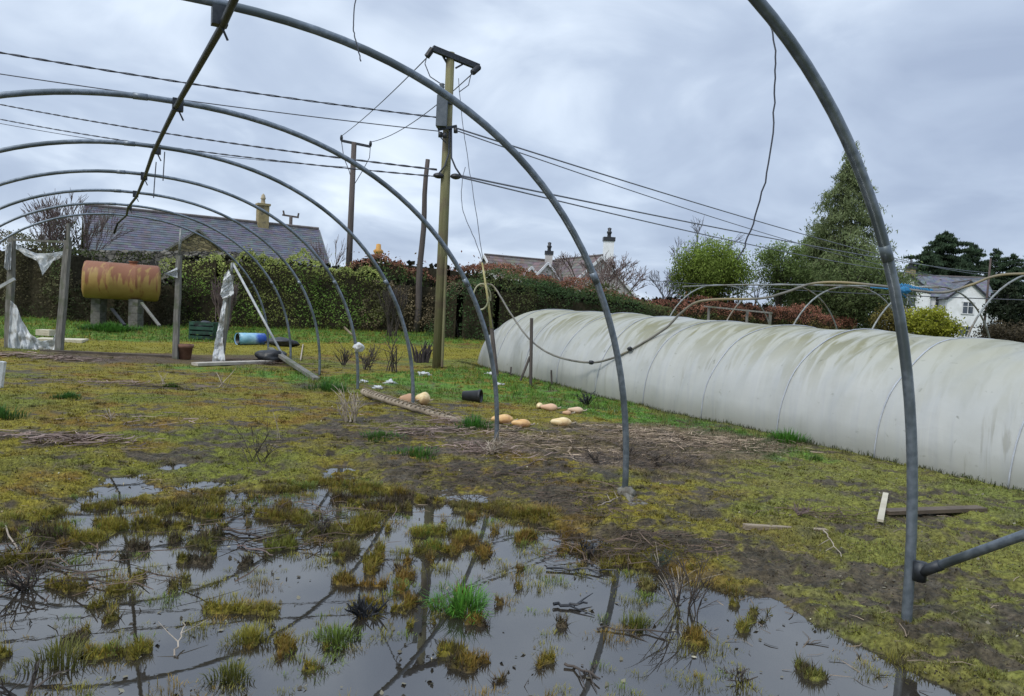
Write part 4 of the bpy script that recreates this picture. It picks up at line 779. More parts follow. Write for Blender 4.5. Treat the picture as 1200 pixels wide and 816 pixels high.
# soil bank along its edge
T = Tri(); n_ = 5000; s = rng.uniform(0, LT, n_); x = n0.x+ax.x*s+px_.x*rng.normal(-.02, .06, n_); y = n0.y+ax.y*s+px_.y*rng.normal(-.02, .06, n_)
T.blades(np.stack([x, y, height(x, y)-.01], 1), rng.uniform(.02, .09, n_), .008, 1.0, vcolr(n_, (.08, .11, .03), (.06, .06, .03), .3), 2); tag(T.build('edge_grass', M_blade), 'grass and weeds along the foot of the white tunnel', 'grass', kind='stuff')

# ------------------------------------------------------------------ second bare hoop row behind the white tunnel
n1_ = ax; off = HW*2+1.3
fr_o = thing('rear_hoop_frame', bn+px_*(off+1.7)+ax*6, 'bare frame of pale hoops behind the white tunnel', 'tunnel frame')
def hoopfit(lx, ly, rx, apex_y, Yl, r=.018, m_=M_oldsteel):
    a = at(lx, ly, Yl); a = Vector((a.x, a.y, 0)); n_ = px_
    # right foot: where the hoop plane meets the right pixel column
    d_ = ray(rx, ly); o0 = Vector((0, 0, EYE)); den_ = d_.x*n_.y-d_.y*n_.x; t_ = (a.x*n_.y-a.y*n_.x)/den_; b = Vector((d_.x*t_, d_.y*t_, 0))
    w_ = (b-a).length/2; c = (a+b)/2; mid = at((lx+rx)/2, apex_y, c.y); h_ = mid.z; P = []
    for j in range(33): u = math.pi*j/32; P.append(c-n_*(w_*math.copysign(abs(math.cos(u))**.88, math.cos(u)))+Vector((0, 0, h_*abs(math.sin(u))**.88)))
    mb = MB(); mb.tube(P, r, 8); mb.build('hoop', m_, fr_o, True)
for q in ((772, 372, 912, 334, 19.5), (838, 375, 992, 333, 17.3), (915, 381, 1070, 336, 15.4), (1006, 388, 1172, 335, 13.9), (1118, 396, 1330, 318, 12.4)): hoopfit(*q)
mb = MB(); mb.tube([at(800, 336, 19), at(860, 334, 18.3), at(935, 334, 16.5), at(1040, 336, 14.8), at(1100, 337, 13.8)], .018, 6); mb.build('ridge_wire', M_oldsteel, fr_o, True)
mb = MB(); mb.beam(at(825, 359, 17), at(905, 367, 15), .03, .03); mb.build('side_rail', M_greypost, fr_o)
for qx, qy, qd in ((831, 360, 16.9), (876, 363, 15.8), (903, 366, 15.05)): mb = MB(); qq = at(qx, qy, qd); mb.beam(qq, Vector((qq.x, qq.y, 0)), .045, .045); mb.build('side_post', M_greypost, fr_o)
# blue rope lashing
o = thing('blue_rope_lashing', at(1060, 340, 12.45), 'bright blue rope wound round the mossy pipe', 'rope')
P = []
for j in range(90): u = j/89; ang = j*1.1; q = at(1050+42*u, 336+6*u, 12.5); P.append(q+Vector((0, math.cos(ang)*(.035+.01*math.sin(j)), math.sin(ang)*(.035+.03*math.exp(-((u-.25)/.2)**2)))))
mb = MB(); mb.tube(P, .014, 5); mb.build('coil', M_rope, o, True)
mb = MB(); mb.tube([at(1020, 337, 12.6), at(1045, 339, 12.5), at(1056, 344, 12.5), at(1062, 349, 12.5)], .012, 5); V, F = lump(at(1060, 340, 12.45), (.10, .05, .06), 5); mb.add(V, F); mb.build('knot', M_rope, o, True)

# ------------------------------------------------------------------ foliage helpers
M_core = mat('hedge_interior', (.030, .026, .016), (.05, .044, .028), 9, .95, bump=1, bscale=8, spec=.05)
def hedge(name, segs, th, label, cat, cols, topcols=None, topfrac=.75, dens=420, ls=.085, bare=0, parts=True, group=None, barecol=M_pinktwig):
    # segs: list of (top point) along its length; ground below
    o = thing(name, (segs[0].x, segs[0].y, base(segs[0].x, segs[0].y)), label, cat, group); T = Tri(); mb = MB(); core = MB()
    for i_ in range(len(segs)-1):
        a, b = segs[i_], segs[i_+1]; d_ = (b-a); d_.z = 0; l = d_.length; d_.normalize(); nr = Vector((d_.y, -d_.x, 0))
        if nr.y > 0: nr = -nr
        n_ = int(l*(a.z+1)*dens*.85); core_w = th*.5; u = rng.uniform(-.10/l if i_ else -.35/l, 1+(.10/l if i_ < len(segs)-2 else .35/l), n_); gz = base((a.x+b.x)/2, (a.y+b.y)/2)
        top = a.z+(b.z-a.z)*u; bx_ = a.x+(b.x-a.x)*u; by_ = a.y+(b.y-a.y)*u
        bump = 1.3*(fbm(bx_, by_*0+i_*0, 1.8, 3, 5)-.52)+.45*(fbm(bx_, by_*0, .35, 2, 8)-.5)+np.where(rng.uniform(0, 1, n_) < .06, rng.exponential(.12, n_), 0); top = top+bump*1.2
        face = rng.uniform(0, 1, n_) < .72
        v = rng.uniform(0, 1, n_); depth = np.where(face, rng.normal(0, .10, n_)-th/2, (rng.uniform(-.5, .5, n_))*th)
        z = np.where(face, gz+(top-gz)*v**.9, top+rng.normal(0, .05, n_))
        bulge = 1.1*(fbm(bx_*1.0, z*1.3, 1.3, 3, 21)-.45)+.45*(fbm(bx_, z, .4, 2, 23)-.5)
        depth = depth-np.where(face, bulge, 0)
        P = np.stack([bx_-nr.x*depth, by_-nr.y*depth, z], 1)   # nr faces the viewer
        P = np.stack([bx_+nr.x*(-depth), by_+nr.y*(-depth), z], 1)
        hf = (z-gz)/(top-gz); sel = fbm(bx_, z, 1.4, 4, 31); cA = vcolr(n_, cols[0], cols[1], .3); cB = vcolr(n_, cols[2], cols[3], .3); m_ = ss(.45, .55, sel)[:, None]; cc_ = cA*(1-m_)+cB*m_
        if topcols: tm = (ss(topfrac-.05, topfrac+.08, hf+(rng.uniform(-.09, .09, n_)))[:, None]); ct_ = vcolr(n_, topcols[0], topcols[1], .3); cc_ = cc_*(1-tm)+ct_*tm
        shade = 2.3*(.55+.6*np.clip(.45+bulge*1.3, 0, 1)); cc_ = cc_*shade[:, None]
        T.leaves(P, rng.uniform(.6, 1.3, n_)*ls, cc_, N=np.tile(np.array(nr)+np.array([0, 0, .6]), (n_, 1)), asp=.6, jit=.8)
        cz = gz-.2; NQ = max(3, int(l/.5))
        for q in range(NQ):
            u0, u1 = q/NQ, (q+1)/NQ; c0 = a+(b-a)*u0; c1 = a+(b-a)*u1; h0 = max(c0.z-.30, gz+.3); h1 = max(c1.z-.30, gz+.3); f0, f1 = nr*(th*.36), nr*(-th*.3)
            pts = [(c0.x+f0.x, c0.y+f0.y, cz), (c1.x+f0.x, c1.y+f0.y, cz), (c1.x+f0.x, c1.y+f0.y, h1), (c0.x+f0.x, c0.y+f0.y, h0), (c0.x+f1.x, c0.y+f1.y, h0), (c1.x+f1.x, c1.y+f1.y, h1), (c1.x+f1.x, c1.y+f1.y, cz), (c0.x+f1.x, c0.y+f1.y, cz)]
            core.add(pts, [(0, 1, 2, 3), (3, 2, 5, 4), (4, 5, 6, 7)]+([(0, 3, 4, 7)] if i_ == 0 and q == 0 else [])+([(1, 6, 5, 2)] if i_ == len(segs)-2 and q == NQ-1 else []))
        # woody core
        m2 = int(l*9)
        for q in range(m2):
            uu = random.random(); c = a+(b-a)*uu; g0 = Vector((c.x, c.y, gz))-nr*random.uniform(-.1, th*.35); tz = (c.z-gz)*random.uniform(.5, .95)
            mb.tube([g0, g0+Vector((random.uniform(-.25, .25), random.uniform(-.1, .1), tz*.5)), g0+Vector((random.uniform(-.5, .5), random.uniform(-.15, .15), tz))], [.03, .02, .008], 4)
        # dense sheet of larger, near-black leaves inside the hedge
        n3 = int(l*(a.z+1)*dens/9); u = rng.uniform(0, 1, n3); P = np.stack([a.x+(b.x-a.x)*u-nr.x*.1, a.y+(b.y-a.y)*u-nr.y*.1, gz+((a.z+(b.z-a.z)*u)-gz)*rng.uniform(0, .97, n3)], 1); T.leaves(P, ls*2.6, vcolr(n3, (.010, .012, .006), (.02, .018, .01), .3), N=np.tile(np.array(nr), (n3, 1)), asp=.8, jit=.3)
    T.build('foliage', M_leaf, o); mb.build('stems', M_twig, o); core.build('inner_growth', M_core, o); return o
IVY = ((.035, .055, .014), (.06, .085, .02), (.075, .085, .022), (.045, .048, .018)); RED = ((.10, .04, .03), (.15, .075, .045)); BRN = ((.07, .055, .032), (.10, .08, .045), (.045, .04, .022), (.06, .065, .025))
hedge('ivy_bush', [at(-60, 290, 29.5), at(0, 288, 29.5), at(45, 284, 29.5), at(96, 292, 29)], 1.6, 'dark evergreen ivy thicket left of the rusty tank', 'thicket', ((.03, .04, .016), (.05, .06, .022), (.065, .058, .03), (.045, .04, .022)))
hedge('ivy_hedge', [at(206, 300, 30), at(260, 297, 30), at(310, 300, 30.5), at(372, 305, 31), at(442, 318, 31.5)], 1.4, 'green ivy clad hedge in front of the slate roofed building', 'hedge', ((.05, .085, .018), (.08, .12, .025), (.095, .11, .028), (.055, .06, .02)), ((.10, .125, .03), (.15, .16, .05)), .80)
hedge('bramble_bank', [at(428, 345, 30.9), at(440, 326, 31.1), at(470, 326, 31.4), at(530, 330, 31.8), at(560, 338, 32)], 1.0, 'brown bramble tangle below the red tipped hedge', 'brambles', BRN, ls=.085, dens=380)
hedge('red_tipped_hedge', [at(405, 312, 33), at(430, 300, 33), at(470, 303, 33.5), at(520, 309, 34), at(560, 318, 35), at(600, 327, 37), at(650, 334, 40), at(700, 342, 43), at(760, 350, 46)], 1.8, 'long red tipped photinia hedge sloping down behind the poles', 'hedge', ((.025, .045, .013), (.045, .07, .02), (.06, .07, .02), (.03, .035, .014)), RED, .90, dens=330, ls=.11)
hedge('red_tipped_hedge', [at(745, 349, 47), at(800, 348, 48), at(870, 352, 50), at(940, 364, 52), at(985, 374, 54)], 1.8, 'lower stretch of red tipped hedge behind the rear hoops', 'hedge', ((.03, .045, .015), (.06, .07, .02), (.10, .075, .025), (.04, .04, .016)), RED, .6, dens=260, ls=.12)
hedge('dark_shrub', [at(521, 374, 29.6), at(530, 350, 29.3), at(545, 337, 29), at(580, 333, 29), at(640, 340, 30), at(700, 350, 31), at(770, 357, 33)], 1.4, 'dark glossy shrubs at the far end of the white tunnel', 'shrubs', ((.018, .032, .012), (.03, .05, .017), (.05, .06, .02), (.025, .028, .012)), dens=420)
# dark mass and bits under the tank
hedge('dark_undergrowth', [at(88, 328, 28.6), at(140, 330, 28.6), at(212, 325, 28.8)], .8, 'dark undergrowth in the shadow behind the tank', 'undergrowth', ((.014, .018, .008), (.025, .03, .012), (.03, .026, .014), (.02, .018, .010)))
# rubble wall
a, b = at(92, 293, 30.4), at(300, 296, 31.2); g0 = 0.2; d_ = (b-a); d_.z = 0; l = d_.length; d_.normalize(); mb = MB(); nr = Vector((d_.y, -d_.x, 0)); nu, nvv = 90, 26; V = []
for i_ in range(nu+1):
    for j in range(nvv+1):
        p_ = a+(b-a)*(i_/nu); z = g0+(p_.z+.08*mnoise.noise(Vector((i_*.5, 0, 0)))-g0)*(j/nvv); V.append(Vector((p_.x, p_.y, z))+nr*(.05*mnoise.noise(Vector((i_*.6, j*.7, 2)))))
V2 = [v-nr*.45 for v in V[nvv::nvv+1]]; F = [(i_*(nvv+1)+j, (i_+1)*(nvv+1)+j, (i_+1)*(nvv+1)+j+1, i_*(nvv+1)+j+1) for i_ in range(nu) for j in range(nvv)]
o0 = len(V); V += V2; F += [(i_*(nvv+1)+nvv, (i_+1)*(nvv+1)+nvv, o0+i_+1, o0+i_) for i_ in range(nu)]
mb.add(V, F); tag(mb.build('stone_wall', M_rubble, loc=(a.x, a.y, g0)), 'rubble stone garden wall behind the rusty tank', 'wall')
T = Tri(); n_ = 2600; u = rng.uniform(0, 1, n_); zt = rng.uniform(0, 1, n_)**.5; sel = fbm(u*l, zt*2, .6, 3, 77) > .56; u = u[sel]; zt = zt[sel]; n_ = len(u)
P = np.stack([a.x+(b.x-a.x)*u+nr.x*.12, a.y+(b.y-a.y)*u+nr.y*.12, g0+(a.z-g0+.05)*zt], 1); T.leaves(P, .11, vcolr(n_, (.03, .045, .012), (.07, .08, .02), .3), N=np.tile(np.array(nr), (n_, 1)), jit=.6); tag(T.build('wall_ivy', M_leaf, loc=(a.x, a.y, a.z)), 'ivy leaves creeping over the rubble wall', 'ivy')

# ------------------------------------------------------------------ buildings
def courses(mb, a, b, c, d, rows, cw, ca, cb_, th=.018):
    # a-b ridge, d-c eave (a above d, b above c)
    a, b, c, d = map(Vector, (a, b, c, d)); n = (b-a).cross(d-a).normalized()
    if n.z < 0: n = -n
    for r in range(rows):
        t0, t1 = r/rows, (r+1)/rows; L0, R0, L1, R1 = a+(d-a)*t0, b+(c-b)*t0, a+(d-a)*t1, b+(c-b)*t1; m_ = max(2, int((R0-L0).length/cw)); off_ = .5*(r % 2)/m_
        for q in range(m_+1):
            u0, u1 = max(0, q/m_-off_), min(1, (q+1)/m_-off_)
            if u1-u0 < .002: continue
            k = random.random(); cc_ = tuple((x*(1-k)+y*k)*random.uniform(.85, 1.15) for x, y in zip(ca, cb_)); e = n*th*random.uniform(.7, 1.2)
            p = [L0+(R0-L0)*u0, L0+(R0-L0)*u1, L1+(R1-L1)*u1+e, L1+(R1-L1)*u0+e, L1+(R1-L1)*u1, L1+(R1-L1)*u0]; mb.add(p, [(0, 1, 2, 3), (3, 2, 4, 5)], cc_)
def gabled(parent, A, B, hw, drop_, zg, wallm, roofm, ca, cb_, over=.25, trim=M_trim, rows=14, cw=.35, gablem=None):
    A = Vector(A); B = Vector(B); d = (B-A); d.z = 0; d.normalize(); n = Vector((d.y, -d.x, 0)); roof = MB()
    for s_ in (-1, 1):
        o_ = n*s_*(hw+over)-Vector((0, 0, drop_*(hw+over)/hw)); courses(roof, A-d*over, B+d*over, B+d*over+o_, A-d*over+o_, rows, cw, ca, cb_)
    ro = roof.build('roof', roofm, parent); wl = MB(); dz = Vector((0, 0, -.12))
    a1_, a2_ = A+n*hw-Vector((0, 0, drop_)), A-n*hw-Vector((0, 0, drop_)); b1_, b2_ = B+n*hw-Vector((0, 0, drop_)), B-n*hw-Vector((0, 0, drop_))
    g_ = lambda p: Vector((p.x, p.y, zg))
    wl.poly([g_(a1_), g_(b1_), b1_+dz, a1_+dz]); wl.poly([g_(a2_), g_(b2_), b2_+dz, a2_+dz]); wl.poly([g_(a1_), a1_+dz, A+dz, a2_+dz, g_(a2_)]); wl.poly([g_(b1_), b1_+dz, B+dz, b2_+dz, g_(b2_)])
    wl.build('wall', wallm, parent)
    for E_, sg in ((A, -1), (B, 1)):
        for s_ in (-1, 1): tr = MB(); tr.beam(E_+d*sg*(over+.03)-Vector((0, 0, .10)), E_+d*sg*(over+.03)+n*s_*(hw+over)-Vector((0, 0, drop_*(hw+over)/hw+.10)), .05, .2); tr.build('bargeboard', trim, parent)
    rc = MB(); rc.tube([A-d*over+Vector((0, 0, .03)), B+d*over+Vector((0, 0, .03))], .09, 6); rc.build('ridge_cap', M_ridge, parent)
    for s_ in (-1, 1): gt = MB(); gt.tube([A+n*s_*(hw+over+.05)-Vector((0, 0, drop_*(hw+over)/hw+.06)), B+n*s_*(hw+over+.05)-Vector((0, 0, drop_*(hw+over)/hw+.06))], .06, 6); gt.build('gutter', M_darktrim, parent)
    return d, n
def window(parent, c, d, n, w_, h_, cols_=2, trim=M_trim):
    f = MB(); c = Vector(c); Z = Vector((0, 0, 1)); ax_ = (d, n, Z)
    for s_ in (-1, 1): f.box(c+d*s_*(w_/2)+n*.04, (.09, .10, h_+.09), ax_); f.box(c+Z*s_*(h_/2)+n*.045, (w_+.2, .10, .09), ax_)
    for q in range(1, cols_): f.box(c+d*(w_*(q/cols_-.5))+n*.035, (.07, .07, h_), ax_)
    f.box(c+Z*h_*.12+n*.03, (w_, .06, .06), ax_); fo = f.build('window', trim, parent)
    g_ = MB(); g_.box(c+n*.012, (w_-.04, .02, h_-.04), ax_); g_.build('pane', M_glass, fo)
M_ridge = mat('ridge_tile', (.10, .085, .08), (.15, .13, .12), 4, .8)
SL1, SL2 = (.092, .095, .112), (.118, .12, .138)
# slate roofed stone building
A, B = at(102, 241, 38.0), at(371, 269, 44.2); B.z = A.z; bd = thing('stone_building', (A.x, A.y, .3), 'long stone outbuilding with grey slate roof and yellow chimney', 'building')
d_, n_b = gabled(bd, A, B, 3.2, 3.0, .3, M_gable, M_slate, SL1, SL2, .12, mat('grey_verge', (.16, .17, .18), (.22, .23, .24), 3, .8), 26, .3)
nf = n_b if n_b.y < 0 else -n_b
cp = A+(B-A)*.735; ch = MB(); ch.box(cp+Vector((0, 0, .30)), (.58, .6, 1.4), (d_, nf, Vector((0, 0, 1)))); ch.box(cp+Vector((0, 0, 1.04)), (.70, .72, .12), (d_, nf, Vector((0, 0, 1)))); ro = [o for o in bd.children if o.name.startswith('roof')][0]; cho = ch.build('chimney', M_yellowstone, ro)
# small stone gable on the wall head
gc = at(232, 270, 38.2); zc_ = gc.z; ga = gc; gb = gc-nf*2.6; dm = MB(); hw_ = 1.45; dr_ = 1.15
dm.poly([ga+d_*hw_-Vector((0, 0, dr_)), ga+Vector((0, 0, 0)), ga-d_*hw_-Vector((0, 0, dr_)), ga-d_*hw_-Vector((0, 0, 3.4)), ga+d_*hw_-Vector((0, 0, 3.4))]); do = dm.build('stone_gable', M_gable, bd)
rf = MB()
for s_ in (-1, 1): courses(rf, ga+nf*.1+Vector((0, 0, .06)), gb+Vector((0, 0, .06)), gb+d_*s_*(hw_+.15)-Vector((0, 0, dr_+.06)), ga+nf*.1+d_*s_*(hw_+.15)-Vector((0, 0, dr_+.06)), 8, .3, SL1, SL2)
rf.build('gable_roof', M_slate, do)
for s_ in (-1, 1): v_ = MB(); v_.beam(ga+nf*.13+Vector((0, 0, .02)), ga+nf*.13+d_*s_*(hw_+.15)-Vector((0, 0, dr_+.1)), .05, .10); v_.build('verge', M_greypost, do)
pt = MB(); pt.lathe(cp+Vector((0, 0, 1.09)), [(.15, 0), (.12, .1), (.10, .25), (.15, .29), (.13, .34), (.09, .50), (0, .6)], (0, 0, 1), 12); pt.build('chimney_pot', mat('pale_clay', (.33, .27, .17), (.42, .36, .25), 6, .9), cho, True)
# orange chimney pot behind the hedge
c = at(443, 303, 40); o = thing('distant_chimney', (c.x, c.y, .5), 'narrow orange chimney top poking above the red hedge', 'chimney'); mb = MB(); mb.box((c.x, c.y, c.z/2+.1), (.3, .3, c.z-.1)); mb.build('stack', M_cream, o); mb = MB(); mb.lathe(c, [(.16, 0), (.2, .25), (.26, .33), (.26, .42), (.14, .5), (.12, .75), (0, .78)], (0, 0, 1), 12); mb.build('pot', M_orange, o, True)
# brown tiled bungalow
BT1, BT2 = (.125, .10, .09), (.165, .135, .12)
bg_ = thing('tiled_house', at(600, 345, 60), 'brown tiled house with small white dormers beyond the hedge', 'house'); bg_.location.z = .5; ORG[bg_.name] = bg_.location.copy()
A, B = at(571, 299, 60), at(668, 309, 64.0); B.z = A.z; d_, n_b = gabled(bg_, A, B, 3.6, 3.1, .5, M_cream, M_tile, BT1, BT2, .25, M_trim, 14, .4); nf = n_b if n_b.y < 0 else -n_b
for px in (622, 641):
    gc = at(px, 313 if px < 630 else 308, 58.0 if px < 630 else 58.5); dm = MB(); hw_ = .95; Z = Vector((0, 0, 1)); dm.poly([gc, gc+d_*hw_-Z*.95, gc+d_*hw_-Z*1.7, gc-d_*hw_-Z*1.7, gc-d_*hw_-Z*.95]); do = dm.build('dormer', M_cream, bg_)
    rf = MB()
    for s_ in (-1, 1): courses(rf, gc+nf*.15+Z*.05, gc-nf*1.8+Z*.05, gc-nf*1.8+d_*s_*1.15-Z*1.15, gc+nf*.15+d_*s_*1.15-Z*1.15, 5, .4, BT1, BT2)
    rf.build('dormer_roof', M_tile, do); br = MB()
    for s_ in (-1, 1): br.beam(gc+nf*.18-Z*.02, gc+nf*.18+d_*s_*1.15-Z*1.2, .06, .17)
    br.build('bargeboard', M_trim, do); gl = MB(); gl.box(gc-Z*1.25+nf*.03, (1.2, .04, .6), (d_, nf, Z)); gl.build('pane', M_glass, do)
def chimney(parent, c, w_, h_, m_, pots=1, cap=M_darktrim):
    mb = MB(); mb.box(c+Vector((0, 0, h_/2-1.0)), (w_, w_*.9, h_+2.0)); o_ = mb.build('chimney', m_, parent); mb = MB(); mb.box(c+Vector((0, 0, h_+.12)), (w_*1.18, w_*1.1, .3)); mb.build('chimney_cap', cap, o_)
    for q in range(pots): mb = MB(); mb.lathe(c+Vector(((q-(pots-1)/2)*.5, 0, h_+.27)), [(.17, 0), (.14, .2), (.2, .35), (.2, .42), (.12, .48), (.16, .68), (0, .75)], (0, 0, 1), 10); mb.build('chimney_pot', M_black, o_, True)
chimney(bg_, at(643, 304, 62), .6, .4, M_cream)
o2 = thing('tiled_house', at(700, 345, 57), 'taller tiled gable house with white chimney behind the bare bush', 'house'); o2.location.z = .5; ORG[o2.name] = o2.location.copy()
A, B = at(652, 305, 65), at(705, 293, 57.0); B.z = A.z; gabled(o2, A, B, 3.6, 3.3, .5, M_cream, M_tile, (.115, .095, .085), (.145, .12, .11), .2, M_trim, 14, .4); chimney(o2, at(713, 291, 57.5), .75, .55, M_white)
# white house on the right
wh = thing('white_house', at(1110, 392, 80), 'white rendered two gabled house with slate roof on the right', 'house'); zg = -.3; wh.location.z = zg; ORG[wh.name] = wh.location.copy(); SW1, SW2 = (.10, .105, .125), (.15, .155, .18)
A, B = at(1052, 322, 86), at(1152, 333, 84); B.z = A.z; d_, n_b = gabled(wh, A, B, 3.4, 2.3, zg, M_white, M_slate, SW1, SW2, .2, M_darktrim, 14, .4); nf = n_b if n_b.y < 0 else -n_b; Z = Vector((0, 0, 1))
for (px, py, hw_, dr_, Yf) in ((1066, 322, 2.2, 1.6, 80.5), (1137, 329, 1.95, 1.75, 78.5)):
    ga = at(px, py, Yf); gb = ga-nf*6; gb.z = ga.z; gabled(wh, ga, gb, hw_, dr_, zg, M_white, M_slate, SW1, SW2, .22, M_darktrim, 10, .35)
    dd = d_
    if px > 1100: window(wh, ga+nf*.0-Z*2.85, dd, nf, 1.05, 1.25, 2); window(wh, ga-Z*5.3-dd*0.1, dd, nf, 1.05, 1.1, 2)
    else: window(wh, ga-Z*2.6, dd, nf, 1.6, 1.6, 2)
wc = at(1100, 356, 82.0); wc = Vector((wc.x, wc.y, wc.z)); t_ = A+nf*3.4; k_ = (wc-t_).dot(nf); wc = wc-nf*k_; window(wh, wc, d_, nf, .85, 1.5, 2)
dp_ = MB(); q_ = at(1089, 340, 81.9); dp_.tube([q_, Vector((q_.x, q_.y, zg))], .06, 6); q_ = at(1174, 352, 82); dp_.tube([q_, Vector((q_.x, q_.y, zg))], .06, 6); dp_.build('downpipe', M_darktrim, wh)
A2, B2 = at(1150, 341, 84), at(1168, 343, 84); B2.z = A2.z; gabled(wh, A2, B2, 2.4, 1.5, zg, M_white, M_slate, SW1, SW2, .15, M_darktrim, 8, .35)
chimney(wh, at(1067, 319, 85), .8, .35, M_yellowstone, 1)

# ------------------------------------------------------------------ trees
def conifer(px, Yt_, top_py, base_z, w_, label, droop=.5, dens=1.0, ca=(.055, .075, .028), cb_=(.085, .10, .04), trunkw=.22, name='conifer_tree', lean=0, leafs=.26, nb=110, z0=.12, group=None, power=.8, irregular=.35, seed=1):
    rnd = random.Random(seed); top = at(px, top_py, Yt_); h = top.z-base_z; b0 = Vector((top.x-lean, top.y, base_z)); o = thing(name, b0, label, 'tree', group); tr = MB(); T = Tri()
    P = [b0+(top-b0)*(j/8)+Vector((rnd.uniform(-.05, .05), 0, 0)) for j in range(9)]; tr.tube(P, [trunkw*(1-j/8.6) for j in range(9)], 8); br = MB()
    for q in range(nb):
        u = z0+(1-z0)*(q/nb)**.9; p0 = b0+(top-b0)*u; az = q*2.4+rnd.uniform(-.5, .5); prof = (1-u)**power*(.4+.6*min(1, u/.22+.25)); ln_ = w_*prof*rnd.uniform(1-irregular, 1+irregular)+.15
        dr = Vector((math.cos(az), math.sin(az), 0)); rise = rnd.uniform(.05, .4); pts = []
        for j in range(6): t = j/5; pts.append(p0+dr*ln_*t+Vector((0, 0, ln_*(rise*t-droop*t*t))))
        br.tube(pts, [.05*(1-t/6)*(1.2-u) for t in range(6)], 4, cap=False)
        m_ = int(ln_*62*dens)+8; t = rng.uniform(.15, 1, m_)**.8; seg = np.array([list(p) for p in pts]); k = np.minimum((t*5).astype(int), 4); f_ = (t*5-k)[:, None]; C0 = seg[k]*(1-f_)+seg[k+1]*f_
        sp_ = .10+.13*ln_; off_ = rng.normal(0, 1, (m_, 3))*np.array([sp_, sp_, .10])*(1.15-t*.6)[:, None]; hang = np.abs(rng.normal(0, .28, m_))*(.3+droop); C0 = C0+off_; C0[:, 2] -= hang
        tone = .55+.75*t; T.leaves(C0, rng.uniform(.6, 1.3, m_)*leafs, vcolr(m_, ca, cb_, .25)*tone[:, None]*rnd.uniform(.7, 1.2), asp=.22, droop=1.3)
    tr.build('trunk', M_bark, o, True); br.build('branches', M_bark, o); T.build('crown', M_needle, o); return o
conifer(1000, 58, 166, .2, 4.5, 'tall open conifer with drooping wispy branches behind the near hoop', droop=.45, dens=2.3, w_=4.3, ca=(.06, .08, .035), cb_=(.10, .115, .055), trunkw=.38, nb=190, z0=.14, leafs=.30, power=.62, seed=3) if False else None
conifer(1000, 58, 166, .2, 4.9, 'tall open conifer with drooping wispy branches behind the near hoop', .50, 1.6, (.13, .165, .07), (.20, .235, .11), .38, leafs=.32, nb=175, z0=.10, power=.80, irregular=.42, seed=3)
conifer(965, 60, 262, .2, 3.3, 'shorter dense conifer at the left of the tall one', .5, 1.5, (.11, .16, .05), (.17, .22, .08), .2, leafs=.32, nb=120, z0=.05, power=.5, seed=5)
def crown_tree(name, cpx, cpy, Yt_, rx, rz, label, cat, ca, cb_, n_=9000, ls=.2, clumps=60, base_z=.4, trunk=.18, upright=0, seed=1, asp=.5, fill=.5, ry=None, group=None, stem_m=M_bark, tight=.15):
    rnd = random.Random(seed); c = at(cpx, cpy, Yt_); b0 = Vector((c.x, c.y, base_z)); o = thing(name, b0, label, cat, group); tr = MB(); T = Tri(); ry = ry or rx
    tr.tube([b0, b0+(c-b0)*.5, c], [trunk, trunk*.7, trunk*.3], 8)
    for q in range(clumps):
        while True:
            v = Vector((rnd.uniform(-1, 1), rnd.uniform(-1, 1), rnd.uniform(-1, 1)))
            if fill < v.length < 1: break
        v *= .88; p = c+Vector((v.x*rx, v.y*ry, v.z*rz)); tr.tube([b0+(c-b0)*rnd.uniform(.3, .9), (c+p)/2+Vector((0, 0, -.1)), p], [trunk*.3, trunk*.15, .01], 4, cap=False)
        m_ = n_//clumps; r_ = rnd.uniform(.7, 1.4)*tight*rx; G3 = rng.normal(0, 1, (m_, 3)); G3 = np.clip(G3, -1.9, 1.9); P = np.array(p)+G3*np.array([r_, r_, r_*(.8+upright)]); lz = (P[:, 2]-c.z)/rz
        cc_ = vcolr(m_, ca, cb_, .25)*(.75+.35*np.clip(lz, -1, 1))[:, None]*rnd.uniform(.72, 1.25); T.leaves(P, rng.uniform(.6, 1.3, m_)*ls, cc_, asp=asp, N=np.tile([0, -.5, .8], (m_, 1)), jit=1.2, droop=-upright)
    tr.build('trunk', stem_m, o, True); T.build('crown', M_leaf, o); return o
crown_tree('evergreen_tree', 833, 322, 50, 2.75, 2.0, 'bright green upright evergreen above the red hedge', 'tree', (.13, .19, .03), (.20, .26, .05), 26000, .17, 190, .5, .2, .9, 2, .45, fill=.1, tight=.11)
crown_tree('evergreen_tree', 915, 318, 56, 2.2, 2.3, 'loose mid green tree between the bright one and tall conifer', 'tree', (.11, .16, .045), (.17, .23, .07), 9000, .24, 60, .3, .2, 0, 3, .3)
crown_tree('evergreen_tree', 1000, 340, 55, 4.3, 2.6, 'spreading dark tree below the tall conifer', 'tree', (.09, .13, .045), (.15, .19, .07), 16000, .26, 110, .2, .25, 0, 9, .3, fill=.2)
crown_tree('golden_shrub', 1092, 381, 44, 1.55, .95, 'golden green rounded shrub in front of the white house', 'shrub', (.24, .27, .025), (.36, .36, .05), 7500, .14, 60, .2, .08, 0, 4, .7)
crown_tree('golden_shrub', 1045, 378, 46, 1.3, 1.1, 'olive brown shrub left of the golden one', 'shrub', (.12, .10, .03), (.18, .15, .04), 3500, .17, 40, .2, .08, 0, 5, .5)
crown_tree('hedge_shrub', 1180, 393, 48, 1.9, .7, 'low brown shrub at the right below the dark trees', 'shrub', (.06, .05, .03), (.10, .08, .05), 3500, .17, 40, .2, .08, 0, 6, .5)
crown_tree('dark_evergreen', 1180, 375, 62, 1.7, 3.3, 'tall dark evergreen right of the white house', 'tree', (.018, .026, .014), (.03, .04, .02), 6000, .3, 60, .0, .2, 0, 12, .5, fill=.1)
PB = (.035, .058, .032), (.06, .09, .048)
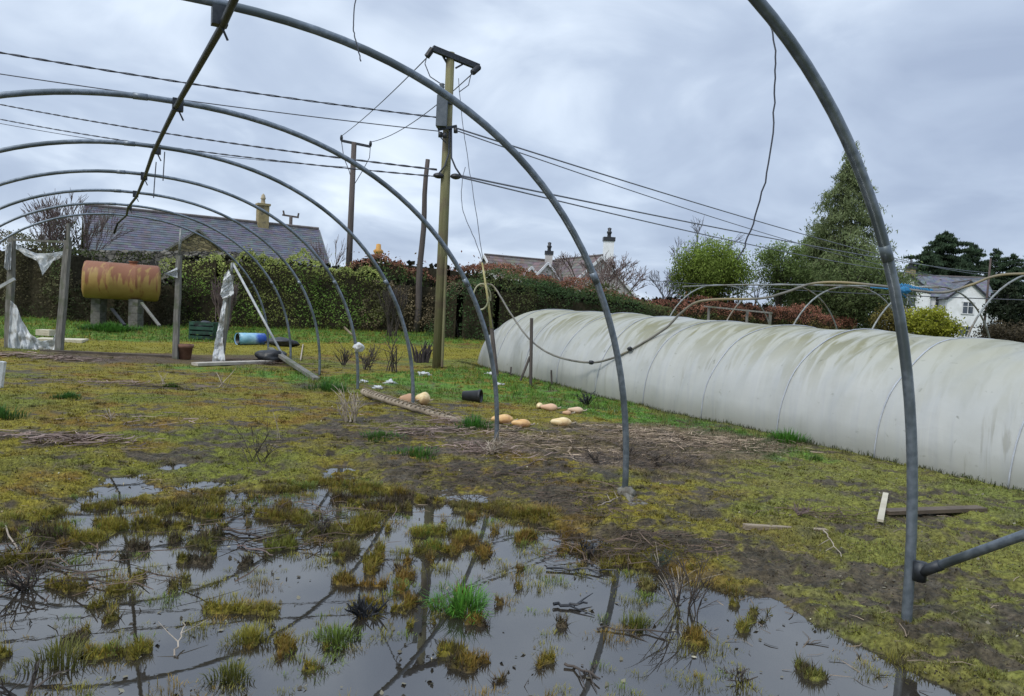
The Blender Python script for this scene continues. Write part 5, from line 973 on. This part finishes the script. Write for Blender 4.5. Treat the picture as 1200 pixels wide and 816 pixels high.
for i_, (px, ty, w_, Yt_, nb_, lab) in enumerate([(1108, 272, 4.6, 112, 110, 'tallest dark conifer behind the white house'), (1088, 292, 3.0, 110, 70, 'left shoulder conifer behind the white house'), (1141, 285, 3.2, 120, 70, 'pointed conifer just right of the tallest dark one'), (1168, 291, 2.6, 125, 60, 'small pointed conifer in the right hand tree line'), (1188, 297, 3.0, 122, 60, 'conifer at the right edge of the picture'), (1215, 292, 3.4, 124, 60, 'conifer cut by the right edge of the picture'), (1128, 300, 3.4, 118, 60, 'low dense conifer filling the gap behind the house')]):
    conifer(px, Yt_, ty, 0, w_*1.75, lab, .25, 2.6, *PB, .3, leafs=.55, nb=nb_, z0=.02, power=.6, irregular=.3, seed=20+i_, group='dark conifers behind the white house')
def bare(name, px, py, Yt_, h, spread, label, m_, seed, levels=5, r0=.09, cat='tree', n0=5, ground=None, ratio=.66, group=None, rt=.006, k=3):
    rnd = random.Random(seed); c = at(px, py, Yt_); b0 = Vector((c.x, c.y, base(c.x, c.y) if ground is None else ground)); o = thing(name, b0, label, cat, group); mb = MB()
    def grow(p, d, l, r, lv):
        q = p+d*l; m = (p+q)/2+Vector((rnd.uniform(-1, 1), rnd.uniform(-1, 1), rnd.uniform(-.5, .5)))*l*.07; mb.tube([p, m, q], [r, r*.85, r*.68], 5 if lv > 2 else 3, cap=False)
        if lv <= 0: return
        for _ in range(k if lv > 1 else k-1+rnd.randint(0, 1)):
            nd = (d+Vector((rnd.uniform(-1, 1), rnd.uniform(-1, 1), rnd.uniform(-.35, .65)))*spread).normalized(); grow(q-(q-p)*rnd.uniform(0, .45), nd, l*ratio*rnd.uniform(.75, 1.2), max(r*.6, rt), lv-1)
    for _ in range(n0): grow(b0+Vector((rnd.uniform(-.2, .2), rnd.uniform(-.2, .2), 0)), Vector((rnd.uniform(-1, 1)*spread, rnd.uniform(-1, 1)*spread, 1)).normalized(), h*.42, r0, levels)
    mb.build('branches', m_, o); return o
bare('bare_bush', 697, 345, 45, 5.6, .8, 'round pinkish bare bush in front of the tiled gable house', M_pinktwig, 4, 5, .06, 'bush', 7, rt=.014)
bare('bare_tree', 795, 330, 75, 10.5, .6, 'bare grey tree behind the bright evergreen', mat('grey_twig', (.10, .10, .12), (.15, .15, .17), 3, .9), 6, 5, .12, 'tree', 3, ground=.4, rt=.02)
bare('bare_tree', 775, 345, 78, 7.5, .7, 'low bare tree at the end of the red hedge', bpy.data.materials['grey_twig'], 7, 5, .10, 'tree', 4, ground=.4, rt=.02)
bare('bare_tree', 875, 330, 70, 9.0, .5, 'thin bare tree between two evergreens', bpy.data.materials['grey_twig'], 8, 4, .08, 'tree', 3, ground=.4, rt=.018)
bare('bare_shrub', 82, 290, 31, 4.6, .32, 'tall leafless shrub left of the slate roof', M_pinktwig, 9, 5, .045, 'shrub', 6, rt=.010)
bare('bare_shrub', 385, 300, 33, 3.6, .35, 'thin leafless shrub at right end of the slate roof', M_pinktwig, 10, 4, .03, 'shrub', 3, rt=.009)
crown_tree('ivy_clump', 78, 276, 31, .75, .9, 'leafy top of the tall shrub left of the slate roof', 'shrub', (.10, .11, .06), (.16, .16, .10), 700, .12, 26, .3, .05, .3, 31, .5, fill=.1)
# reddish dead canes before the hedge
bare('dead_canes', 262, 385, 28.0, 1.9, .2, 'reddish dead canes standing behind the wrapped post', M_pinktwig, 12, 3, .02, 'canes', 22, rt=.010)
bare('dead_canes', 460, 380, 28.5, 2.0, .25, 'brown dead canes growing before the bramble bank', M_twig, 13, 3, .02, 'canes', 14, rt=.010)

# ------------------------------------------------------------------ standing weeds and debris
def weed(px, py, h, n_, m_, label, spread=.5, r=.006, lv=2, seed=1, cat='dead weed', name='dead_weed', sub=True):
    rnd = random.Random(seed); c = G(px, py); c.z = max(c.z, -.01) if not sub else c.z; o = None; mb = MB()
    def grow(p, d, l, r_, lv):
        P = [p]; dd = d.copy()
        for _ in range(4): dd = (dd+Vector((rnd.uniform(-1, 1), rnd.uniform(-1, 1), rnd.uniform(-.6, .4)))*.22).normalized(); P.append(P[-1]+dd*l/4)
        mb.tube(P, [r_, r_*.9, r_*.75, r_*.6, r_*.4], 5)
        if lv > 0:
            for _ in range(3): k = rnd.randint(1, 3); grow(P[k], (dd+Vector((rnd.uniform(-1, 1), rnd.uniform(-1, 1), rnd.uniform(-.4, .7)))*.9).normalized(), l*.5, r_*.6, lv-1)
    for _ in range(n_): grow(c+Vector((rnd.uniform(-1, 1), rnd.uniform(-1, 1), 0))*h*.15, Vector((rnd.uniform(-1, 1)*spread, rnd.uniform(-1, 1)*spread, 1)).normalized(), h*rnd.uniform(.5, 1), r, lv)
    return tag(mb.build(name, m_, loc=c), label, cat)
weed(803, 716, .42, 9, M_twig, 'dead twiggy plant standing in the puddle edge at right', .45, .004, 2, 1)
weed(798, 705, .36, 6, M_palestem, 'pale straw stems in the dead plant at the puddle edge', .35, .003, 1, 31)
weed(430, 722, .16, 14, M_black, 'black broken stems standing in the puddle', .9, .009, 1, 2)
weed(300, 545, .42, 9, M_twig, 'small leafless bush in moss above the puddle', .6, .004, 2, 3)
weed(410, 500, .50, 14, M_palestem, 'pale dry stems at the end of the ribbed timber', .55, .008, 1, 4)
weed(573, 540, .26, 16, M_palestem, 'curled pale roots round the third right hand hoop foot', 1.2, .007, 1, 5)
weed(735, 545, .24, 10, M_twig, 'brown dead weeds behind the second hoop leg', .9, .004, 2, 6)
weed(700, 548, .22, 8, M_twig, 'low dark dead weeds left of the second hoop leg', 1.0, .004, 2, 7)
weed(770, 552, .2, 8, M_twig, 'low dark dead weeds right of the second hoop leg', 1.0, .004, 2, 17)
weed(687, 475, .26, 26, M_black, 'dark spiky dead plant near the white tunnel', .8, .008, 1, 8)
weed(460, 436, .9, 8, M_twig, 'tall dead stem between hoop legs in the grass', .12, .014, 1, 9)
weed(430, 433, .6, 12, M_twig, 'clump of dark dead weeds right of the fifth hoop', .6, .012, 2, 10)
weed(404, 428, .5, 10, M_twig, 'dark dead bush left of the fifth hoop leg', .6, .012, 2, 11)
weed(30, 690, .2, 10, M_twig, 'dark sodden twigs at the left of the puddle', 1.2, .006, 2, 12)
weed(378, 628, .22, 8, M_twig, 'thin dark twigs standing at the puddle upper edge', .7, .004, 2, 13)
weed(690, 650, .12, 10, M_black, 'black root clump near the muddy bank of the puddle', 1.6, .007, 1, 14)
weed(770, 668, .12, 12, mat('dark_green_stem', (.03, .045, .03), (.06, .075, .045), 9, .8), 'dark green trailing weed at the bank of the puddle', 1.8, .005, 2, 15)
weed(690, 790, .09, 8, M_twig, 'sunken twigs at the bottom centre of the puddle', 2.2, .006, 1, 16)
weed(30, 815, .16, 6, M_twig, 'twigs in the bottom left corner of the puddle', 1.6, .006, 1, 18)
weed(865, 795, .12, 9, M_twig, 'curled dead stems in water near the right bank', 1.8, .005, 2, 19)
weed(935, 620, .12, 12, M_pinktwig, 'brown twigs heaped behind the short batten', 1.5, .005, 1, 20)
weed(130, 500, .2, 5, M_palestem, 'single pale curled stem in the mossy field', .9, .006, 1, 21)
weed(190, 452, .3, 4, M_palestem, 'thin pale stalk in the moss below the slim post', .6, .007, 0, 22)
weed(260, 455, .45, 5, M_palestem, 'bent pale reeds below the wrapped post', 1.0, .008, 0, 23)
weed(320, 520, .45, 2, M_palestem, 'two thin upright straws left of the pale dry stems', .1, .004, 0, 24)
c = G(493, 424); o = thing('charred_stump', c, 'dark rotten stump bundle with white rags at its foot', 'stump'); mb = MB()
for q in range(16): x_, y_ = random.uniform(-.18, .18), random.uniform(-.15, .15); hh_ = random.uniform(.25, .72); mb.tube([c+Vector((x_, y_, -.05)), c+Vector((x_*1.3+random.uniform(-.05, .05), y_, hh_*.55)), c+Vector((x_*1.8+random.uniform(-.12, .12), y_*1.3, hh_))], [.04, .03, .006], 5)
mb.build('stems', mat('charred', (.018, .014, .014), (.05, .04, .04), 9, .9), o)
for i_, (px, py, sc, lab) in enumerate([(497, 440, .16, 'white plastic scrap below the rotten stump'), (457, 450, .13, 'white plastic scrap between two far hoop legs'), (425, 449, .12, 'small white plastic scrap right of a far hoop leg'), (443, 457, .10, 'flat white plastic scrap lying in far grass'), (576, 440, .13, 'white plastic scrap at the base of the leaning stake'), (585, 452, .10, 'small pale scrap right of the leaning stake')]):
    sc *= .8; c = G(px, py); V, F = lump(c+Vector((0, 0, sc*.2)), (sc, sc*.6, sc*.4), 40+i_, 3, 1.0, 2.2); mb = MB(); mb.add(V, F); tag(mb.build('plastic_scrap', M_rag, None, True, loc=c), lab, 'scrap')
for (x1, y1, x2, y2, r_, m_, lab) in [(205, 770, 215, 745, .004, M_palestem, 'thin pale stick poking from the puddle beside a tuft'), (255, 622, 360, 642, .008, M_twig, 'long dark stick lying across the upper puddle'), (300, 632, 352, 618, .007, M_twig, 'shorter brown stick crossing the long dark one'), (280, 640, 320, 655, .006, M_pinktwig, 'reddish stick beside the crossed dark sticks'), (963, 640, 985, 666, .005, M_palestem, 'pale curved twig below the short batten'), (640, 668, 720, 672, .008, M_black, 'black stick floating beside the trailing weed'), (648, 712, 690, 712, .01, M_black, 'short black stick floating in open water'), (660, 780, 705, 800, .007, M_twig, 'brown stick lying in bottom centre water'), (40, 655, 130, 690, .009, M_twig, 'brown stick at the left of the puddle'), (-10, 585, 20, 655, .008, M_palestem, 'pale stick at the left margin of the puddle'), (700, 602, 735, 590, .007, M_palestem, 'pale branch left of the knotted rag'), (640, 580, 700, 588, .007, M_pinktwig, 'thin branch lying on the mud'), (700, 738, 790, 745, .006, M_twig, 'thin stick across water left of the olive tuft'), (600, 560, 640, 545, .006, M_pinktwig, 'forked twig on mud below the marrows')]:
    a, b = G(x1, y1), G(x2, y2); a.z = max(a.z, 0)+r_; b.z = max(b.z, 0)+r_+(.06 if x1 == 205 else .01); P = [a+(b-a)*(j/8)+Vector((random.uniform(-.012, .012), random.uniform(-.02, .02), random.uniform(0, .008))) for j in range(9)]; mb = MB(); mb.tube(P, [r_*(1-.06*j) for j in range(9)], 6)
    for q in (3, 5): dd = (b-a).normalized(); s_ = Vector((-dd.y, dd.x, .15))*random.choice((-1, 1)); mb.tube([P[q], P[q]+(dd+s_)*.05, P[q]+(dd*1.3+s_*1.2)*.09], [r_*.6, r_*.45, r_*.2], 4)
    tag(mb.build('fallen_stick', m_, loc=a), lab, 'stick')
for i_, (px, py, sc) in enumerate([(345, 772, .014), (352, 778, .012)]): pass
